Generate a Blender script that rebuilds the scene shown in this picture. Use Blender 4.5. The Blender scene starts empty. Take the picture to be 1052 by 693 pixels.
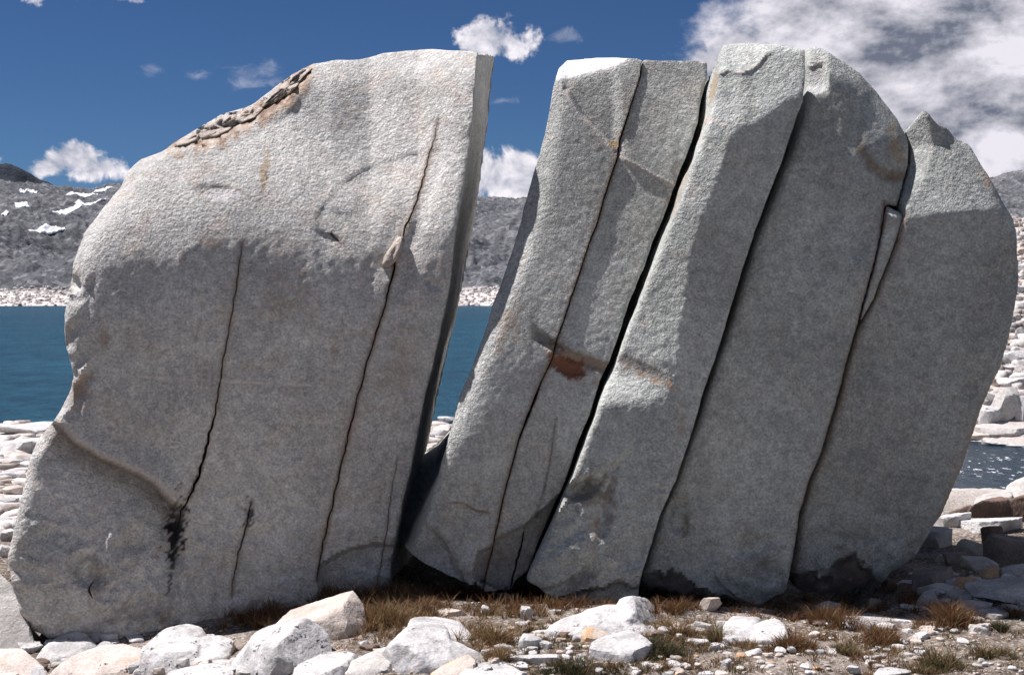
import bpy, bmesh, math, random
import numpy as np
from mathutils import Vector, Matrix

# ------------------------------------------------------------------ camera, sky, sun
SC = bpy.context.scene
W0, H0, FPX = 1052.0, 693.0, 1445.0
EYE_Z = 2.6
PITCH = math.atan(61.5 / FPX)
cam_d = bpy.data.cameras.new('camera')
cam = bpy.data.objects.new('camera', cam_d)
SC.collection.objects.link(cam)
cam.location = (0, 0, EYE_Z)
cam.rotation_euler = (math.pi / 2 - PITCH, 0, 0)
cam_d.sensor_width = 36.0
cam_d.lens = 36.0 * FPX / W0
cam_d.clip_start = 0.1
cam_d.clip_end = 20000
SC.camera = cam

SUN_DIR = Vector((-0.50, 0.135, 0.86)).normalized()       # towards the sun
SUN_EL = math.asin(SUN_DIR.z)
SUN_AZ = math.atan2(SUN_DIR.x, SUN_DIR.y)                # clockwise from +Y
world = bpy.data.worlds.new('World')
SC.world = world
world.use_nodes = True


def build_world():
    nt = world.node_tree
    nt.nodes.clear()
    N, L = nt.nodes.new, nt.links.new

    def math_(op, a, b=None, c=None, clamp=False):
        n = N('ShaderNodeMath'); n.operation = op; n.use_clamp = clamp
        for i, v in enumerate((a, b, c)):
            if v is None:
                continue
            if isinstance(v, (int, float)):
                n.inputs[i].default_value = v
            else:
                L(v, n.inputs[i])
        return n.outputs[0]

    def vmath(op, a, b=None):
        n = N('ShaderNodeVectorMath'); n.operation = op
        for i, v in enumerate((a, b)):
            if v is None:
                continue
            if isinstance(v, tuple):
                n.inputs[i].default_value = v
            else:
                L(v, n.inputs[i])
        return n

    sky = N('ShaderNodeTexSky')
    sky.sky_type = 'NISHITA'
    sky.sun_disc = False
    sky.sun_elevation = SUN_EL
    sky.sun_rotation = SUN_AZ
    sky.altitude = 3300
    sky.air_density = 1.0
    sky.dust_density = 0.25
    sky.ozone_density = 2.2
    pol = N('ShaderNodeMix'); pol.data_type = 'RGBA'; pol.blend_type = 'MULTIPLY'
    pol.inputs['Factor'].default_value = 1.0
    L(sky.outputs[0], pol.inputs[6])
    pol.inputs[7].default_value = (0.31, 0.455, 0.645, 1)      # polarising filter, even over the sky

    tc = N('ShaderNodeTexCoord')
    sep = N('ShaderNodeSeparateXYZ'); L(tc.outputs['Generated'], sep.inputs[0])
    az = math_('ARCTAN2', sep.outputs[0], sep.outputs[1])
    el = math_('ARCSINE', sep.outputs[2])
    co = N('ShaderNodeCombineXYZ'); L(az, co.inputs[0]); L(el, co.inputs[1])

    def ang(px, py):
        return (math.atan((px - 526) / FPX), math.atan((285 - py) / FPX))

    def noise(vec, scale, detail, rough, dist=0.0, off=(0, 0, 0)):
        m = vmath('ADD', vec, off).outputs[0]
        n = N('ShaderNodeTexNoise'); n.noise_dimensions = '3D'
        n.inputs['Scale'].default_value = scale
        n.inputs['Detail'].default_value = detail
        n.inputs['Roughness'].default_value = rough
        n.inputs['Distortion'].default_value = dist
        L(m, n.inputs['Vector'])
        return n.outputs['Fac']

    def blob(b, vec):
        px, py, rx, ry = b
        a, e = ang(px, py) if abs(px) > 7 else (px, py)      # small numbers are angles already
        s = vmath('SUBTRACT', vec, (a, e, 0)).outputs[0]
        s = vmath('MULTIPLY', s, (FPX / rx, FPX / ry, 0)).outputs[0]
        ln = vmath('LENGTH', s).outputs['Value']
        return math_('SUBTRACT', 1.0, ln)

    def field(vec, blobs):
        cur = None
        for b in blobs:
            o = blob(b, vec)
            cur = o if cur is None else math_('SMOOTH_MAX', cur, o, 0.25)
        return cur

    # warp so that the cloud outlines billow
    wn = N('ShaderNodeTexNoise'); wn.inputs['Scale'].default_value = 22; wn.inputs['Detail'].default_value = 5
    L(co.outputs[0], wn.inputs['Vector'])
    wv = vmath('SUBTRACT', wn.outputs['Color'], (0.5, 0.5, 0.5)).outputs[0]
    wv = vmath('MULTIPLY', wv, (0.030, 0.022, 0)).outputs[0]
    warped = vmath('ADD', co.outputs[0], wv).outputs[0]

    # ---- cumulus heaps in the blue part of the sky
    cumulus = [(62, 182, 52, 22), (95, 180, 48, 22), (80, 172, 34, 20), (60, -2, 90, 26), (15, 0, 70, 24),
               (520, 182, 75, 36), (560, 190, 80, 40), (503, 43, 46, 26), (516, 46, 40, 24), (530, 54, 30, 20),
               (735, 62, 50, 22), (640, 200, 120, 40), (330, 205, 150, 30), (-150, 170, 160, 40)]
    f1 = field(warped, cumulus)
    n1 = noise(co.outputs[0], 34, 6, 0.60, 0.3)
    d1 = math_('ADD', f1, math_('MULTIPLY', math_('SUBTRACT', n1, 0.5), 1.9))
    m1 = N('ShaderNodeMapRange'); m1.interpolation_type = 'SMOOTHSTEP'
    m1.inputs['From Min'].default_value = 0.22; m1.inputs['From Max'].default_value = 0.52
    L(d1, m1.inputs['Value'])
    n1b = noise(co.outputs[0], 34, 6, 0.60, 0.3, (-0.007, 0.010, 0.0))
    sh1 = math_('MULTIPLY_ADD', math_('SUBTRACT', n1, n1b), 3.4, 0.62, clamp=True)
    c1 = N('ShaderNodeMix'); c1.data_type = 'RGBA'
    L(sh1, c1.inputs['Factor'])
    c1.inputs[6].default_value = (4.6, 5.0, 6.2, 1)
    c1.inputs[7].default_value = (11.5, 11.0, 11.7, 1)

    # ---- broad layered cloud deck on the right, going on beyond the frame
    deck = [(985, 70, 265, 130), (900, 8, 140, 52), (1060, 150, 280, 90), (1300, -60, 520, 200), (1500, 60, 600, 240),
            (1250, -260, 330, 180), (2400, 0, 880, 420)]
    deck += [(2.0, 0.45, 900, 420), (-2.6, 0.4, 700, 330)]  # unseen clouds added behind the camera to make the ambient light neutral
    f2 = field(warped, deck)
    st = vmath('MULTIPLY', co.outputs[0], (0.72, 1.15, 1.0)).outputs[0]
    n2 = noise(st, 17, 7, 0.61, 0.1, (3.1, 0.4, 0))
    d2 = math_('ADD', f2, math_('MULTIPLY', math_('SUBTRACT', n2, 0.5), 1.0))
    m2 = N('ShaderNodeMapRange'); m2.interpolation_type = 'SMOOTHSTEP'
    m2.inputs['From Min'].default_value = -0.04; m2.inputs['From Max'].default_value = 0.22
    L(d2, m2.inputs['Value'])
    n2b = noise(st, 17, 7, 0.61, 0.1, (3.1 - 0.010, 0.4 + 0.022, 0))
    rel2 = math_('MULTIPLY', math_('SUBTRACT', n2, n2b), 3.6)
    st2 = vmath('MULTIPLY', co.outputs[0], (0.42, 1.5, 1.0)).outputs[0]
    big = noise(st2, 15, 3, 0.5, 0.3, (8.3, 1.3, 0))
    sh2 = math_('ADD', rel2, math_('MULTIPLY_ADD', math_('SUBTRACT', big, 0.5), 1.4, 0.62), clamp=True)
    c2 = N('ShaderNodeMix'); c2.data_type = 'RGBA'
    L(sh2, c2.inputs['Factor'])
    c2.inputs[6].default_value = (1.9, 2.15, 2.9, 1)
    c2.inputs[7].default_value = (10.0, 9.7, 10.6, 1)

    # thin wisps
    f3 = field(warped, [(157, 76, 22, 10), (208, 82, 24, 10), (272, 78, 40, 16), (735, 8, 26, 16), (270, 88, 50, 10), (578, 41, 26, 10), (518, 104, 22, 8)])
    n3 = noise(st, 70, 4, 0.65, 0.6, (1.7, 5.2, 0))
    m3 = N('ShaderNodeMapRange'); m3.interpolation_type = 'SMOOTHSTEP'
    m3.inputs['From Min'].default_value = 0.25; m3.inputs['From Max'].default_value = 1.15
    L(math_('ADD', f3, math_('MULTIPLY', math_('SUBTRACT', n3, 0.5), 2.4)), m3.inputs['Value'])
    m1o = math_('MAXIMUM', m1.outputs[0], math_('MULTIPLY', m3.outputs[0], 0.25))

    mixA = N('ShaderNodeMix'); mixA.data_type = 'RGBA'
    L(m1o, mixA.inputs['Factor']); L(pol.outputs[2], mixA.inputs[6]); L(c1.outputs[2], mixA.inputs[7])
    mixB = N('ShaderNodeMix'); mixB.data_type = 'RGBA'
    L(m2.outputs[0], mixB.inputs['Factor']); L(mixA.outputs[2], mixB.inputs[6]); L(c2.outputs[2], mixB.inputs[7])
    bg = N('ShaderNodeBackground'); bg.inputs['Strength'].default_value = 0.052
    L(mixB.outputs[2], bg.inputs['Color'])
    out = N('ShaderNodeOutputWorld'); L(bg.outputs[0], out.inputs['Surface'])


build_world()
sun_d = bpy.data.lights.new('sun', 'SUN')
sun_d.energy = 5.0
sun_d.angle = math.radians(0.53)
sun_d.color = (1.0, 0.94, 0.945)
sun = bpy.data.objects.new('sun', sun_d)
SC.collection.objects.link(sun)
sun.location = (-20, 10, 40)
sun.rotation_euler = SUN_DIR.to_track_quat('Z', 'Y').to_euler()
VS = SC.view_settings
VS.view_transform = 'Standard'; VS.look = 'None'; VS.gamma = 1.0; VS.exposure = 0.70; VS.use_curve_mapping = False
SC.render.engine = 'CYCLES'
SC.cycles.use_denoising = True
SC.cycles.max_bounces = 4
SC.cycles.diffuse_bounces = 3
world.cycles.sampling_method = 'MANUAL'
world.cycles.sample_map_resolution = 512

# ------------------------------------------------------------------ helpers
CP, SP = math.cos(PITCH), math.sin(PITCH)


def rays(px, py):
    u = (np.asarray(px, float) - 526.0) / FPX
    v = (346.5 - np.asarray(py, float)) / FPX
    return np.stack([u, CP + v * SP, -SP + v * CP], -1)


def unproj(px, py, Y):
    d = rays(px, py)
    return d / d[..., 1:2] * np.asarray(Y, float)[..., None] + np.array([0, 0, EYE_Z])


def project(P):
    x, y, z = P[..., 0], P[..., 1], P[..., 2] - EYE_Z
    f = y * CP - z * SP
    up = y * SP + z * CP
    return 526 + FPX * x / f, 346.5 - FPX * up / f


_rng = np.random.default_rng(7)
_G = _rng.normal(size=(256, 3)); _G /= np.linalg.norm(_G, axis=1)[:, None]; _G = _G.astype(np.float32)
_P = _rng.permutation(256); _P = np.concatenate([_P, _P, _P])


def perlin(p, seed=0):
    p = p + seed * 17.31
    i = np.floor(p).astype(np.int32); f = (p - i).astype(np.float32)
    i &= 255
    w = f * f * f * (f * (f * 6 - 15) + 10)
    res = 0
    for dx in (0, 1):
        wx = w[:, 0] if dx else 1 - w[:, 0]
        a = _P[(i[:, 0] + dx) & 255]
        for dy in (0, 1):
            wy = wx * (w[:, 1] if dy else 1 - w[:, 1])
            b = _P[a + ((i[:, 1] + dy) & 255)]
            for dz in (0, 1):
                h = _P[b + ((i[:, 2] + dz) & 255)]
                g = _G[h]
                dot = g[:, 0] * (f[:, 0] - dx) + g[:, 1] * (f[:, 1] - dy) + g[:, 2] * (f[:, 2] - dz)
                res = res + dot * wy * (w[:, 2] if dz else 1 - w[:, 2])
    return res * 1.5


def fbm(p, octaves=4, gain=0.5, seed=0, ridged=False):
    s, a = 0, 1.0
    for k in range(octaves):
        n = perlin(p, seed + k * 3)
        if ridged:
            n = 0.6 - np.abs(n) * 1.4
        s = s + n * a
        p = p * 2.03; a *= gain
    return s


def sp(x, k):                       # soft ramp
    return np.logaddexp(0, np.clip(x / k, -60, 60)) * k


def ss(x, a, b):                    # smoothstep
    t = np.clip((x - a) / (b - a), 0, 1)
    return t * t * (3 - 2 * t)


def poly_sd(px, py, pts):           # signed distance to a polyline; drawn left to right, positive is below
    pts = np.array(pts, float)
    best = np.full(px.shape, 1e9); sg = np.ones(px.shape)
    for a, b in zip(pts[:-1], pts[1:]):
        d = b - a; l2 = d @ d
        t = np.clip(((px - a[0]) * d[0] + (py - a[1]) * d[1]) / l2, 0, 1)
        dist = np.hypot(px - a[0] - t * d[0], py - a[1] - t * d[1])
        c = d[0] * (py - a[1]) - d[1] * (px - a[0])
        m = dist < best
        best[m] = dist[m]; sg[m] = np.sign(c[m])
    return best * sg


def poly_d(px, py, pts):
    return np.abs(poly_sd(px, py, pts))


def blobm(px, py, cx, cy, rx, ry, ang=0.0):     # 1 in the middle, 0 at the rim of an ellipse
    c, s = math.cos(math.radians(ang)), math.sin(math.radians(ang))
    a = ((px - cx) * c + (py - cy) * s) / rx
    b = (-(px - cx) * s + (py - cy) * c) / ry
    return np.clip(1 - np.hypot(a, b), 0, 1)


def blobs(px, py, cx, cy, rx, ry, ang=0.0):     # the same, going on below 0 outside
    c, s = math.cos(math.radians(ang)), math.sin(math.radians(ang))
    a = ((px - cx) * c + (py - cy) * s) / rx
    b = (-(px - cx) * s + (py - cy) * c) / ry
    return 1 - np.hypot(a, b)


def new_obj(name, me, mat=None, parent=None):
    o = bpy.data.objects.new(name, me)
    SC.collection.objects.link(o)
    if mat is not None:
        me.materials.append(mat)
    if parent is not None:
        o.parent = parent
    return o


def tag(o, label=None, cat=None, group=None, kind=None):
    if label: o['label'] = label
    if cat: o['category'] = cat
    if group: o['group'] = group
    if kind: o['kind'] = kind
    return o


def mesh_np(name, V, F, smooth=True):
    me = bpy.data.meshes.new(name)
    F = np.asarray(F)
    n, k = F.shape
    me.vertices.add(len(V)); me.vertices.foreach_set('co', np.asarray(V, np.float32).ravel())
    me.loops.add(n * k); me.loops.foreach_set('vertex_index', F.astype(np.int32).ravel())
    me.polygons.add(n)
    me.polygons.foreach_set('loop_start', np.arange(0, n * k, k, dtype=np.int32))
    me.polygons.foreach_set('loop_total', np.full(n, k, np.int32))
    me.update(calc_edges=True)
    if smooth:
        me.polygons.foreach_set('use_smooth', np.ones(n, bool))
    return me


def get_co(me):
    a = np.empty(len(me.vertices) * 3, np.float32); me.vertices.foreach_get('co', a)
    return a.reshape(-1, 3).astype(float)


def set_co(me, V):
    me.vertices.foreach_set('co', np.asarray(V, np.float32).ravel()); me.update()


def get_no(me):
    a = np.empty(len(me.vertices) * 3, np.float32); me.vertex_normals.foreach_get('vector', a)
    return a.reshape(-1, 3).astype(float)


def col_attr(me, name, C):
    at = me.color_attributes.new(name, 'FLOAT_COLOR', 'POINT')
    at.data.foreach_set('color', np.asarray(C, np.float32).ravel())


def bake_modifiers(o):
    dg = bpy.context.evaluated_depsgraph_get()
    dg.update()
    me = bpy.data.meshes.new_from_object(o.evaluated_get(dg))
    old = o.data
    o.modifiers.clear()
    o.data = me
    bpy.data.meshes.remove(old)
    return me


# ------------------------------------------------------------------ materials
class NT:
    def __init__(self, name):
        self.m = bpy.data.materials.new(name); self.m.use_nodes = True
        self.t = self.m.node_tree
        self.b = self.t.nodes['Principled BSDF']
        self.geo = self.t.nodes.new('ShaderNodeNewGeometry')
        self.tc = self.t.nodes.new('ShaderNodeTexCoord')
        self.pos = self.geo.outputs['Position']
        self.obj = self.tc.outputs['Object']

    def n(self, t): return self.t.nodes.new(t)
    def l(self, a, b): self.t.links.new(a, b)

    def val(self, sock, v):
        if isinstance(v, (int, float)): sock.default_value = v
        elif isinstance(v, tuple): sock.default_value = v if len(v) == len(sock.default_value) else (*v, 1)
        else: self.l(v, sock)

    def noise(self, vec, scale, detail=4, rough=0.55, dist=0.0):
        n = self.n('ShaderNodeTexNoise')
        n.inputs['Scale'].default_value = scale; n.inputs['Detail'].default_value = detail
        n.inputs['Roughness'].default_value = rough; n.inputs['Distortion'].default_value = dist
        self.l(vec, n.inputs['Vector'])
        return n.outputs['Fac']

    def voro(self, vec, scale, feature='F1', out='Distance', rand=1.0):
        n = self.n('ShaderNodeTexVoronoi'); n.feature = feature
        n.inputs['Scale'].default_value = scale; n.inputs['Randomness'].default_value = rand
        self.l(vec, n.inputs['Vector'])
        return n.outputs[out]

    def math(self, op, a, b=0.0, c=None, clamp=False):
        n = self.n('ShaderNodeMath'); n.operation = op; n.use_clamp = clamp
        self.val(n.inputs[0], a); self.val(n.inputs[1], b)
        if c is not None: self.val(n.inputs[2], c)
        return n.outputs[0]

    def ramp(self, v, a, b, lo=0.0, hi=1.0, smooth=True):
        n = self.n('ShaderNodeMapRange')
        if smooth: n.interpolation_type = 'SMOOTHSTEP'
        self.val(n.inputs['Value'], v)
        n.inputs['From Min'].default_value = a; n.inputs['From Max'].default_value = b
        n.inputs['To Min'].default_value = lo; n.inputs['To Max'].default_value = hi
        return n.outputs[0]

    def mix(self, f, a, b, mode='MIX'):
        n = self.n('ShaderNodeMix'); n.data_type = 'RGBA'; n.blend_type = mode
        self.val(n.inputs['Factor'], f); self.val(n.inputs[6], a); self.val(n.inputs[7], b)
        return n.outputs[2]

    def scalev(self, vec, s):
        n = self.n('ShaderNodeVectorMath'); n.operation = 'MULTIPLY'
        self.l(vec, n.inputs[0]); n.inputs[1].default_value = s
        return n.outputs[0]

    def bump(self, h, strength, dist, prev=None):
        n = self.n('ShaderNodeBump')
        n.inputs['Strength'].default_value = strength; n.inputs['Distance'].default_value = dist
        self.val(n.inputs['Height'], h)
        if prev is not None: self.l(prev, n.inputs['Normal'])
        return n.outputs[0]

    def attr(self, name):
        n = self.n('ShaderNodeAttribute'); n.attribute_name = name
        return n

    def out(self, col, rough=0.85, normal=None, spec=0.25):
        self.val(self.b.inputs['Base Color'], col)
        self.val(self.b.inputs['Roughness'], rough)
        self.b.inputs['Specular IOR Level'].default_value = spec
        if normal is not None: self.l(normal, self.b.inputs['Normal'])
        return self.m


def granite(name, tone, warm, rough_bump=1.0, grain=1.0):
    k = NT(name)
    P = k.pos
    big = k.noise(P, 0.8, 3, 0.6, 0.4)
    mid = k.noise(P, 4.5, 4, 0.65)
    fine = k.noise(P, 13, 5, 0.78)
    crys = k.voro(P, 105, 'F1', 'Color')
    sepc = k.n('ShaderNodeSeparateColor'); k.l(crys, sepc.inputs[0])
    c = k.mix(k.ramp(big, 0.32, 0.68), tuple(x * 0.80 for x in tone), tuple(x * 1.10 for x in tone))
    c = k.mix(k.math('MULTIPLY', k.ramp(mid, 0.46, 0.70), 0.55), c, warm)
    c = k.mix(k.math('MULTIPLY', k.ramp(sepc.outputs[0], 0.70, 0.90), 0.20 * grain), c, (0.11, 0.11, 0.115))
    c = k.mix(k.math('MULTIPLY', k.ramp(sepc.outputs[1], 0.66, 0.90), 0.20 * grain), c, (0.72, 0.70, 0.68))
    c = k.mix(1.0, c, k.mix(k.ramp(fine, 0.3, 0.7), (0.76, 0.76, 0.77), (1.20, 1.19, 1.17)), 'MULTIPLY')
    pat = k.noise(P, 1.9, 5, 0.62, 0.6)
    c = k.mix(k.math('MULTIPLY', k.ramp(pat, 0.54, 0.64), 0.30), c, tuple(x * y for x, y in zip(tone, (0.60, 0.62, 0.60))))
    c = k.mix(k.math('MULTIPLY', k.ramp(pat, 0.44, 0.34), 0.25), c, tuple(min(x * 1.3, .8) for x in tone))
    gr_ = k.noise(P, 48, 2, 0.6)
    c = k.mix(1.0, c, k.mix(k.ramp(gr_, 0.32, 0.68), (0.82, 0.82, 0.82), (1.17, 1.17, 1.17)), 'MULTIPLY')
    # rain streaks that run down the face
    stv = k.scalev(P, (3.2, 3.2, 0.28))
    streak = k.noise(stv, 1.6, 2, 0.6)
    c = k.mix(k.math('MULTIPLY', k.ramp(streak, 0.55, 0.78), 0.22), c, tuple(x * 0.55 for x in tone))
    at = k.attr('stain_shade')
    c = k.mix(at.outputs['Alpha'], c, at.outputs['Color'])
    b1 = k.noise(P, 30, 3, 0.75)
    nrm = k.bump(b1, 0.8 * rough_bump, 0.036)
    return k.out(c, 0.88, nrm, 0.2)


def stone(name, tone, dark, lichen=0.0, tint=None, bumpk=1.0, freq=1.0):
    k = NT(name)
    P = k.pos
    big = k.noise(P, 3.4 * freq, 5, 0.68, 0.4)
    fine = k.noise(P, 60, 2, 0.7)
    c = k.mix(k.ramp(big, 0.38, 0.66), tone, dark)
    if tint is not None:
        t = k.noise(P, 2.2 * freq, 4, 0.6, 0.5)
        c = k.mix(k.ramp(t, 0.52, 0.68), c, tint)
    c = k.mix(1.0, c, k.mix(k.ramp(fine, 0.3, 0.7), (0.80, 0.80, 0.80), (1.10, 1.10, 1.10)), 'MULTIPLY')
    if lichen > 0:
        a = k.noise(P, 9, 2, 0.5)
        b = k.noise(P, 48, 3, 0.65)
        m = k.math('MULTIPLY', k.ramp(a, 0.66 - 0.16 * lichen, 0.74 - 0.14 * lichen), k.ramp(b, 0.50, 0.60))
        c = k.mix(m, c, (0.02, 0.02, 0.022))
    nrm = k.bump(k.noise(P, 18, 4, 0.72), 0.42 * bumpk, 0.04)
    return k.out(c, 0.9, nrm, 0.2)

# ------------------------------------------------------------------ the setting
LAKE_Z = EYE_Z - 14.0
YL = np.array([-60, 0, 8, 12.5, 15, 20, 30, 60, 118, 135, 150, 260, 500.])
ZL = np.array([0, 0, 0, 0.0, -0.15, -0.8, -2.0, -5.0, -10.2, -11.5, -13.0, -15, -15.])
YR = np.array([-60, 0, 8, 12.5, 16.2, 17.6, 19.5, 40, 70, 85, 100, 116, 119, 126, 150, 200, 260, 330, 420, 500.])
ZR = np.array([0, 0, 0, 0.05, 0.12, -0.1, -2.4, -7.2, -11.0, -12.2, -12.6, -12.2, -11.2, -10.2, -7.5, -0.8, 8, 15.5, 20, 8.])


def ground_h(x, y, detail=True):
    x = np.atleast_1d(np.asarray(x, float)); y = np.atleast_1d(np.asarray(y, float))
    u = x / np.maximum(y, 4.0)
    w = ss(u, 0.235, 0.30)
    z = np.interp(y, YL, ZL) * (1 - w) + np.interp(y, YR, ZR) * w
    p = np.stack([x, y, np.zeros_like(x)], -1)
    far = ss(y, 14, 60)
    z = z + fbm(p * 0.55, 3, 0.5, 5) * 0.07 * (1 - far)
    z = z + fbm(p * 0.09, 4, 0.5, 6) * 0.55 * far
    # a little hollow at the left, where the near boulders lie, and a bank against the foot of the split rock
    z = z - 0.36 * ss(-x, 0.6, 3.6) * ss(-y, -13.0, -10.8)
    # hollow worn under the foot of the slabs
    z = z - 0.24 * ss(y, 10.98, 11.3) * (1 - ss(y, 13.2, 13.8)) * ss(x, -0.9, -0.3) * (1 - ss(x, 2.9, 3.5))
    if detail:
        z = z + fbm(p * 2.6, 4, 0.55, 9) * 0.025
    return z


def ground_hit(px, py):
    d = rays(px, py)
    if py > 596:
        z = 0.0
        for _ in range(4):
            Yn = d[1] * (z - EYE_Z) / d[2]; Xn = d[0] / d[1] * Yn
            z = float(ground_h(Xn, Yn, False)[0])
        return np.array([Xn, Yn, z])
    Y = np.concatenate([np.linspace(8, 30, 300), np.geomspace(30.1, 480, 900)])
    P = d[None, :] / d[1] * Y[:, None] + np.array([0, 0, EYE_Z])
    h = ground_h(P[:, 0], P[:, 1], False)
    k = np.argmax(P[:, 2] <= h)
    if P[k, 2] > h[k]:
        k = len(Y) - 1
    return P[k].copy()


def ground_hits(px, py):            # many points on the near ground at once
    d = rays(px, py); z = np.zeros(len(d))
    for _ in range(4):
        Yn = d[:, 1] * (z - EYE_Z) / d[:, 2]; Xn = d[:, 0] / d[:, 1] * Yn
        z = ground_h(Xn, Yn, False)
    return Xn, Yn, ground_h(Xn, Yn)


def grid_mesh(name, us, ys, fx, fz):
    U, Yg = np.meshgrid(us, ys)
    X = fx(U, Yg)
    Z = fz(X.ravel(), Yg.ravel())
    V = np.stack([X.ravel(), Yg.ravel(), Z], -1)
    nr, nc = U.shape
    i = np.arange(nr * nc).reshape(nr, nc)
    F = np.stack([i[:-1, :-1].ravel(), i[:-1, 1:].ravel(), i[1:, 1:].ravel(), i[1:, :-1].ravel()], -1)
    return mesh_np(name, V, F)


def ground_material():
    k = NT('ground')
    P = k.pos
    sepx = k.n('ShaderNodeSeparateXYZ'); k.l(P, sepx.inputs[0])
    big = k.noise(P, 1.3, 5, 0.6, 0.3)
    mid = k.noise(P, 9, 5, 0.65)
    soil = k.mix(k.ramp(mid, 0.35, 0.7), (0.075, 0.056, 0.040), (0.19, 0.155, 0.12))
    soil = k.mix(k.ramp(big, 0.42, 0.66), soil, (0.30, 0.26, 0.225))
    grit = k.voro(P, 55, 'F1', 'Color')
    sg = k.n('ShaderNodeSeparateColor'); k.l(grit, sg.inputs[0])
    soil = k.mix(k.math('MULTIPLY', k.ramp(sg.outputs[0], 0.6, 0.95), 0.55), soil, (0.55, 0.51, 0.47))
    soil = k.mix(k.math('MULTIPLY', k.ramp(sg.outputs[1], 0.72, 0.95), 0.6), soil, (0.07, 0.055, 0.045))
    # bare granite further down towards the lake
    n1 = k.noise(P, 0.35, 6, 0.65, 0.6)
    n2 = k.noise(k.scalev(P, (0.25, 1.0, 2.5)), 0.9, 6, 0.7, 0.5)
    rock = k.mix(k.ramp(n1, 0.35, 0.65), (0.60, 0.57, 0.54), (0.42, 0.385, 0.35))
    rock = k.mix(k.ramp(n2, 0.54, 0.62), rock, (0.17, 0.14, 0.115))
    rock = k.mix(k.math('MULTIPLY', k.ramp(k.noise(P, 0.8, 4, 0.6), 0.60, 0.68), 0.7), rock, (0.36, 0.24, 0.15))
    f = k.ramp(sepx.outputs[1], 13.8, 17)
    c = k.mix(f, soil, rock)
    h = k.noise(P, 26, 6, 0.7)
    nr = k.bump(h, 0.7, 0.03)
    nr = k.bump(k.noise(P, 1.6, 6, 0.7), 0.6, 0.25, nr)
    return k.out(c, 0.95, nr, 0.15)


ys = np.concatenate([np.linspace(-30, 7.5, 40), np.linspace(7.6, 13, 150), np.linspace(13.05, 20, 90), np.geomspace(20.2, 480, 190)])
us = np.sign(np.linspace(-1, 1, 761)) * np.abs(np.linspace(-1, 1, 761)) ** 1.25 * 0.75
g = new_obj('ground', grid_mesh('ground', us, ys, lambda U, Y: U * (np.maximum(Y, 0) + 6 + 30 * ss(-Y, -6, 4)), ground_h), ground_material())
tag(g, 'pale gravelly soil with bare granite slabs sloping to the lake', kind='structure')


def lake_material():
    k = NT('lake_water')
    P = k.pos
    n = k.noise(P, 0.05, 4, 0.5)
    c = k.mix(k.ramp(n, 0.35, 0.7), (0.006, 0.046, 0.074), (0.009, 0.058, 0.090))
    rip = k.noise(k.scalev(P, (0.16, 0.10, 1.0)), 1.6, 5, 0.75)
    c = k.mix(k.ramp(rip, 0.30, 0.72), k.mix(1.0, c, (0.60, 0.64, 0.70), 'MULTIPLY'), k.mix(1.0, c, (1.45, 1.36, 1.30), 'MULTIPLY'))
    # dark water with white flecks in the inlet
    sx = k.n('ShaderNodeSeparateXYZ'); k.l(P, sx.inputs[0])
    inl = k.math('MULTIPLY', k.ramp(sx.outputs[0], 18, 24), k.ramp(sx.outputs[1], 128, 122))
    fo = k.noise(k.scalev(P, (1.0, 0.45, 1.0)), 1.9, 3, 0.7)
    fm = k.math('MULTIPLY', k.ramp(fo, 0.60, 0.66), k.ramp(k.noise(P, 0.12, 2), 0.42, 0.62))
    c = k.mix(inl, c, k.mix(fm, (0.006, 0.022, 0.038), (0.75, 0.80, 0.84)))
    h = k.noise(k.scalev(P, (1.0, 0.55, 1.0)), 1.1, 5, 0.68, 0.3)
    nr = k.bump(h, 1.0, 0.55)
    k.b.inputs['IOR'].default_value = 1.33
    return k.out(c, 0.25, nr, 0.12)


V = np.array([[-900, 45, LAKE_Z], [900, 45, LAKE_Z], [900, 830, LAKE_Z], [-900, 830, LAKE_Z]], float)
lk = new_obj('lake', mesh_np('lake', V, [[0, 1, 2, 3]]), lake_material())
tag(lk, 'deep blue mountain lake rippled by wind', kind='structure')

# ---- far shore and mountains
US = np.array([-0.9, -0.55, -0.40, -0.364, -0.335, -0.300, -0.285, -0.25, -0.15, -0.05, 0.0, 0.08, 0.2, 0.31, 0.34, 0.364, 0.42, 0.6, 0.9])
RP = np.array([170, 176, 182, 187, 191, 197, 191, 188, 198, 205, 206, 206, 198, 192, 184, 177, 165, 160, 160.])


def mountain_h(x, y):
    u = x / y
    shore = 700 + 26 * fbm(np.stack([x * 0.006, y * 0 + 3.1, y * 0], -1), 3, 0.5, 31)
    ridge_y = 1350.0
    top = np.interp(u, US, (285 - RP) / FPX) * ridge_y + EYE_Z
    t = np.clip((y - shore) / (ridge_y - shore), -0.05, 1.6)
    prof = np.interp(t, [-0.05, 0, 0.10, 0.16, 0.3, 0.6, 1.0, 1.6], [-0.08, 0.0, 0.040, 0.085, 0.24, 0.58, 1.0, 0.9])
    z = LAKE_Z + (top - LAKE_Z) * prof
    p = np.stack([x, y, np.zeros_like(x)], -1)
    amp = ss(t, 0.02, 0.25)
    z = z + fbm(p * 0.011, 4, 0.5, 40) * 13 * amp * (1 - 0.85 * ss(t, 0.55, 0.95))
    z = z + fbm(p * 0.05, 4, 0.6, 44, True) * 2.0 * (0.35 + amp)
    z = z + fbm(p * 0.22, 3, 0.6, 47) * 1.1 * (0.4 + amp)
    return z


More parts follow.
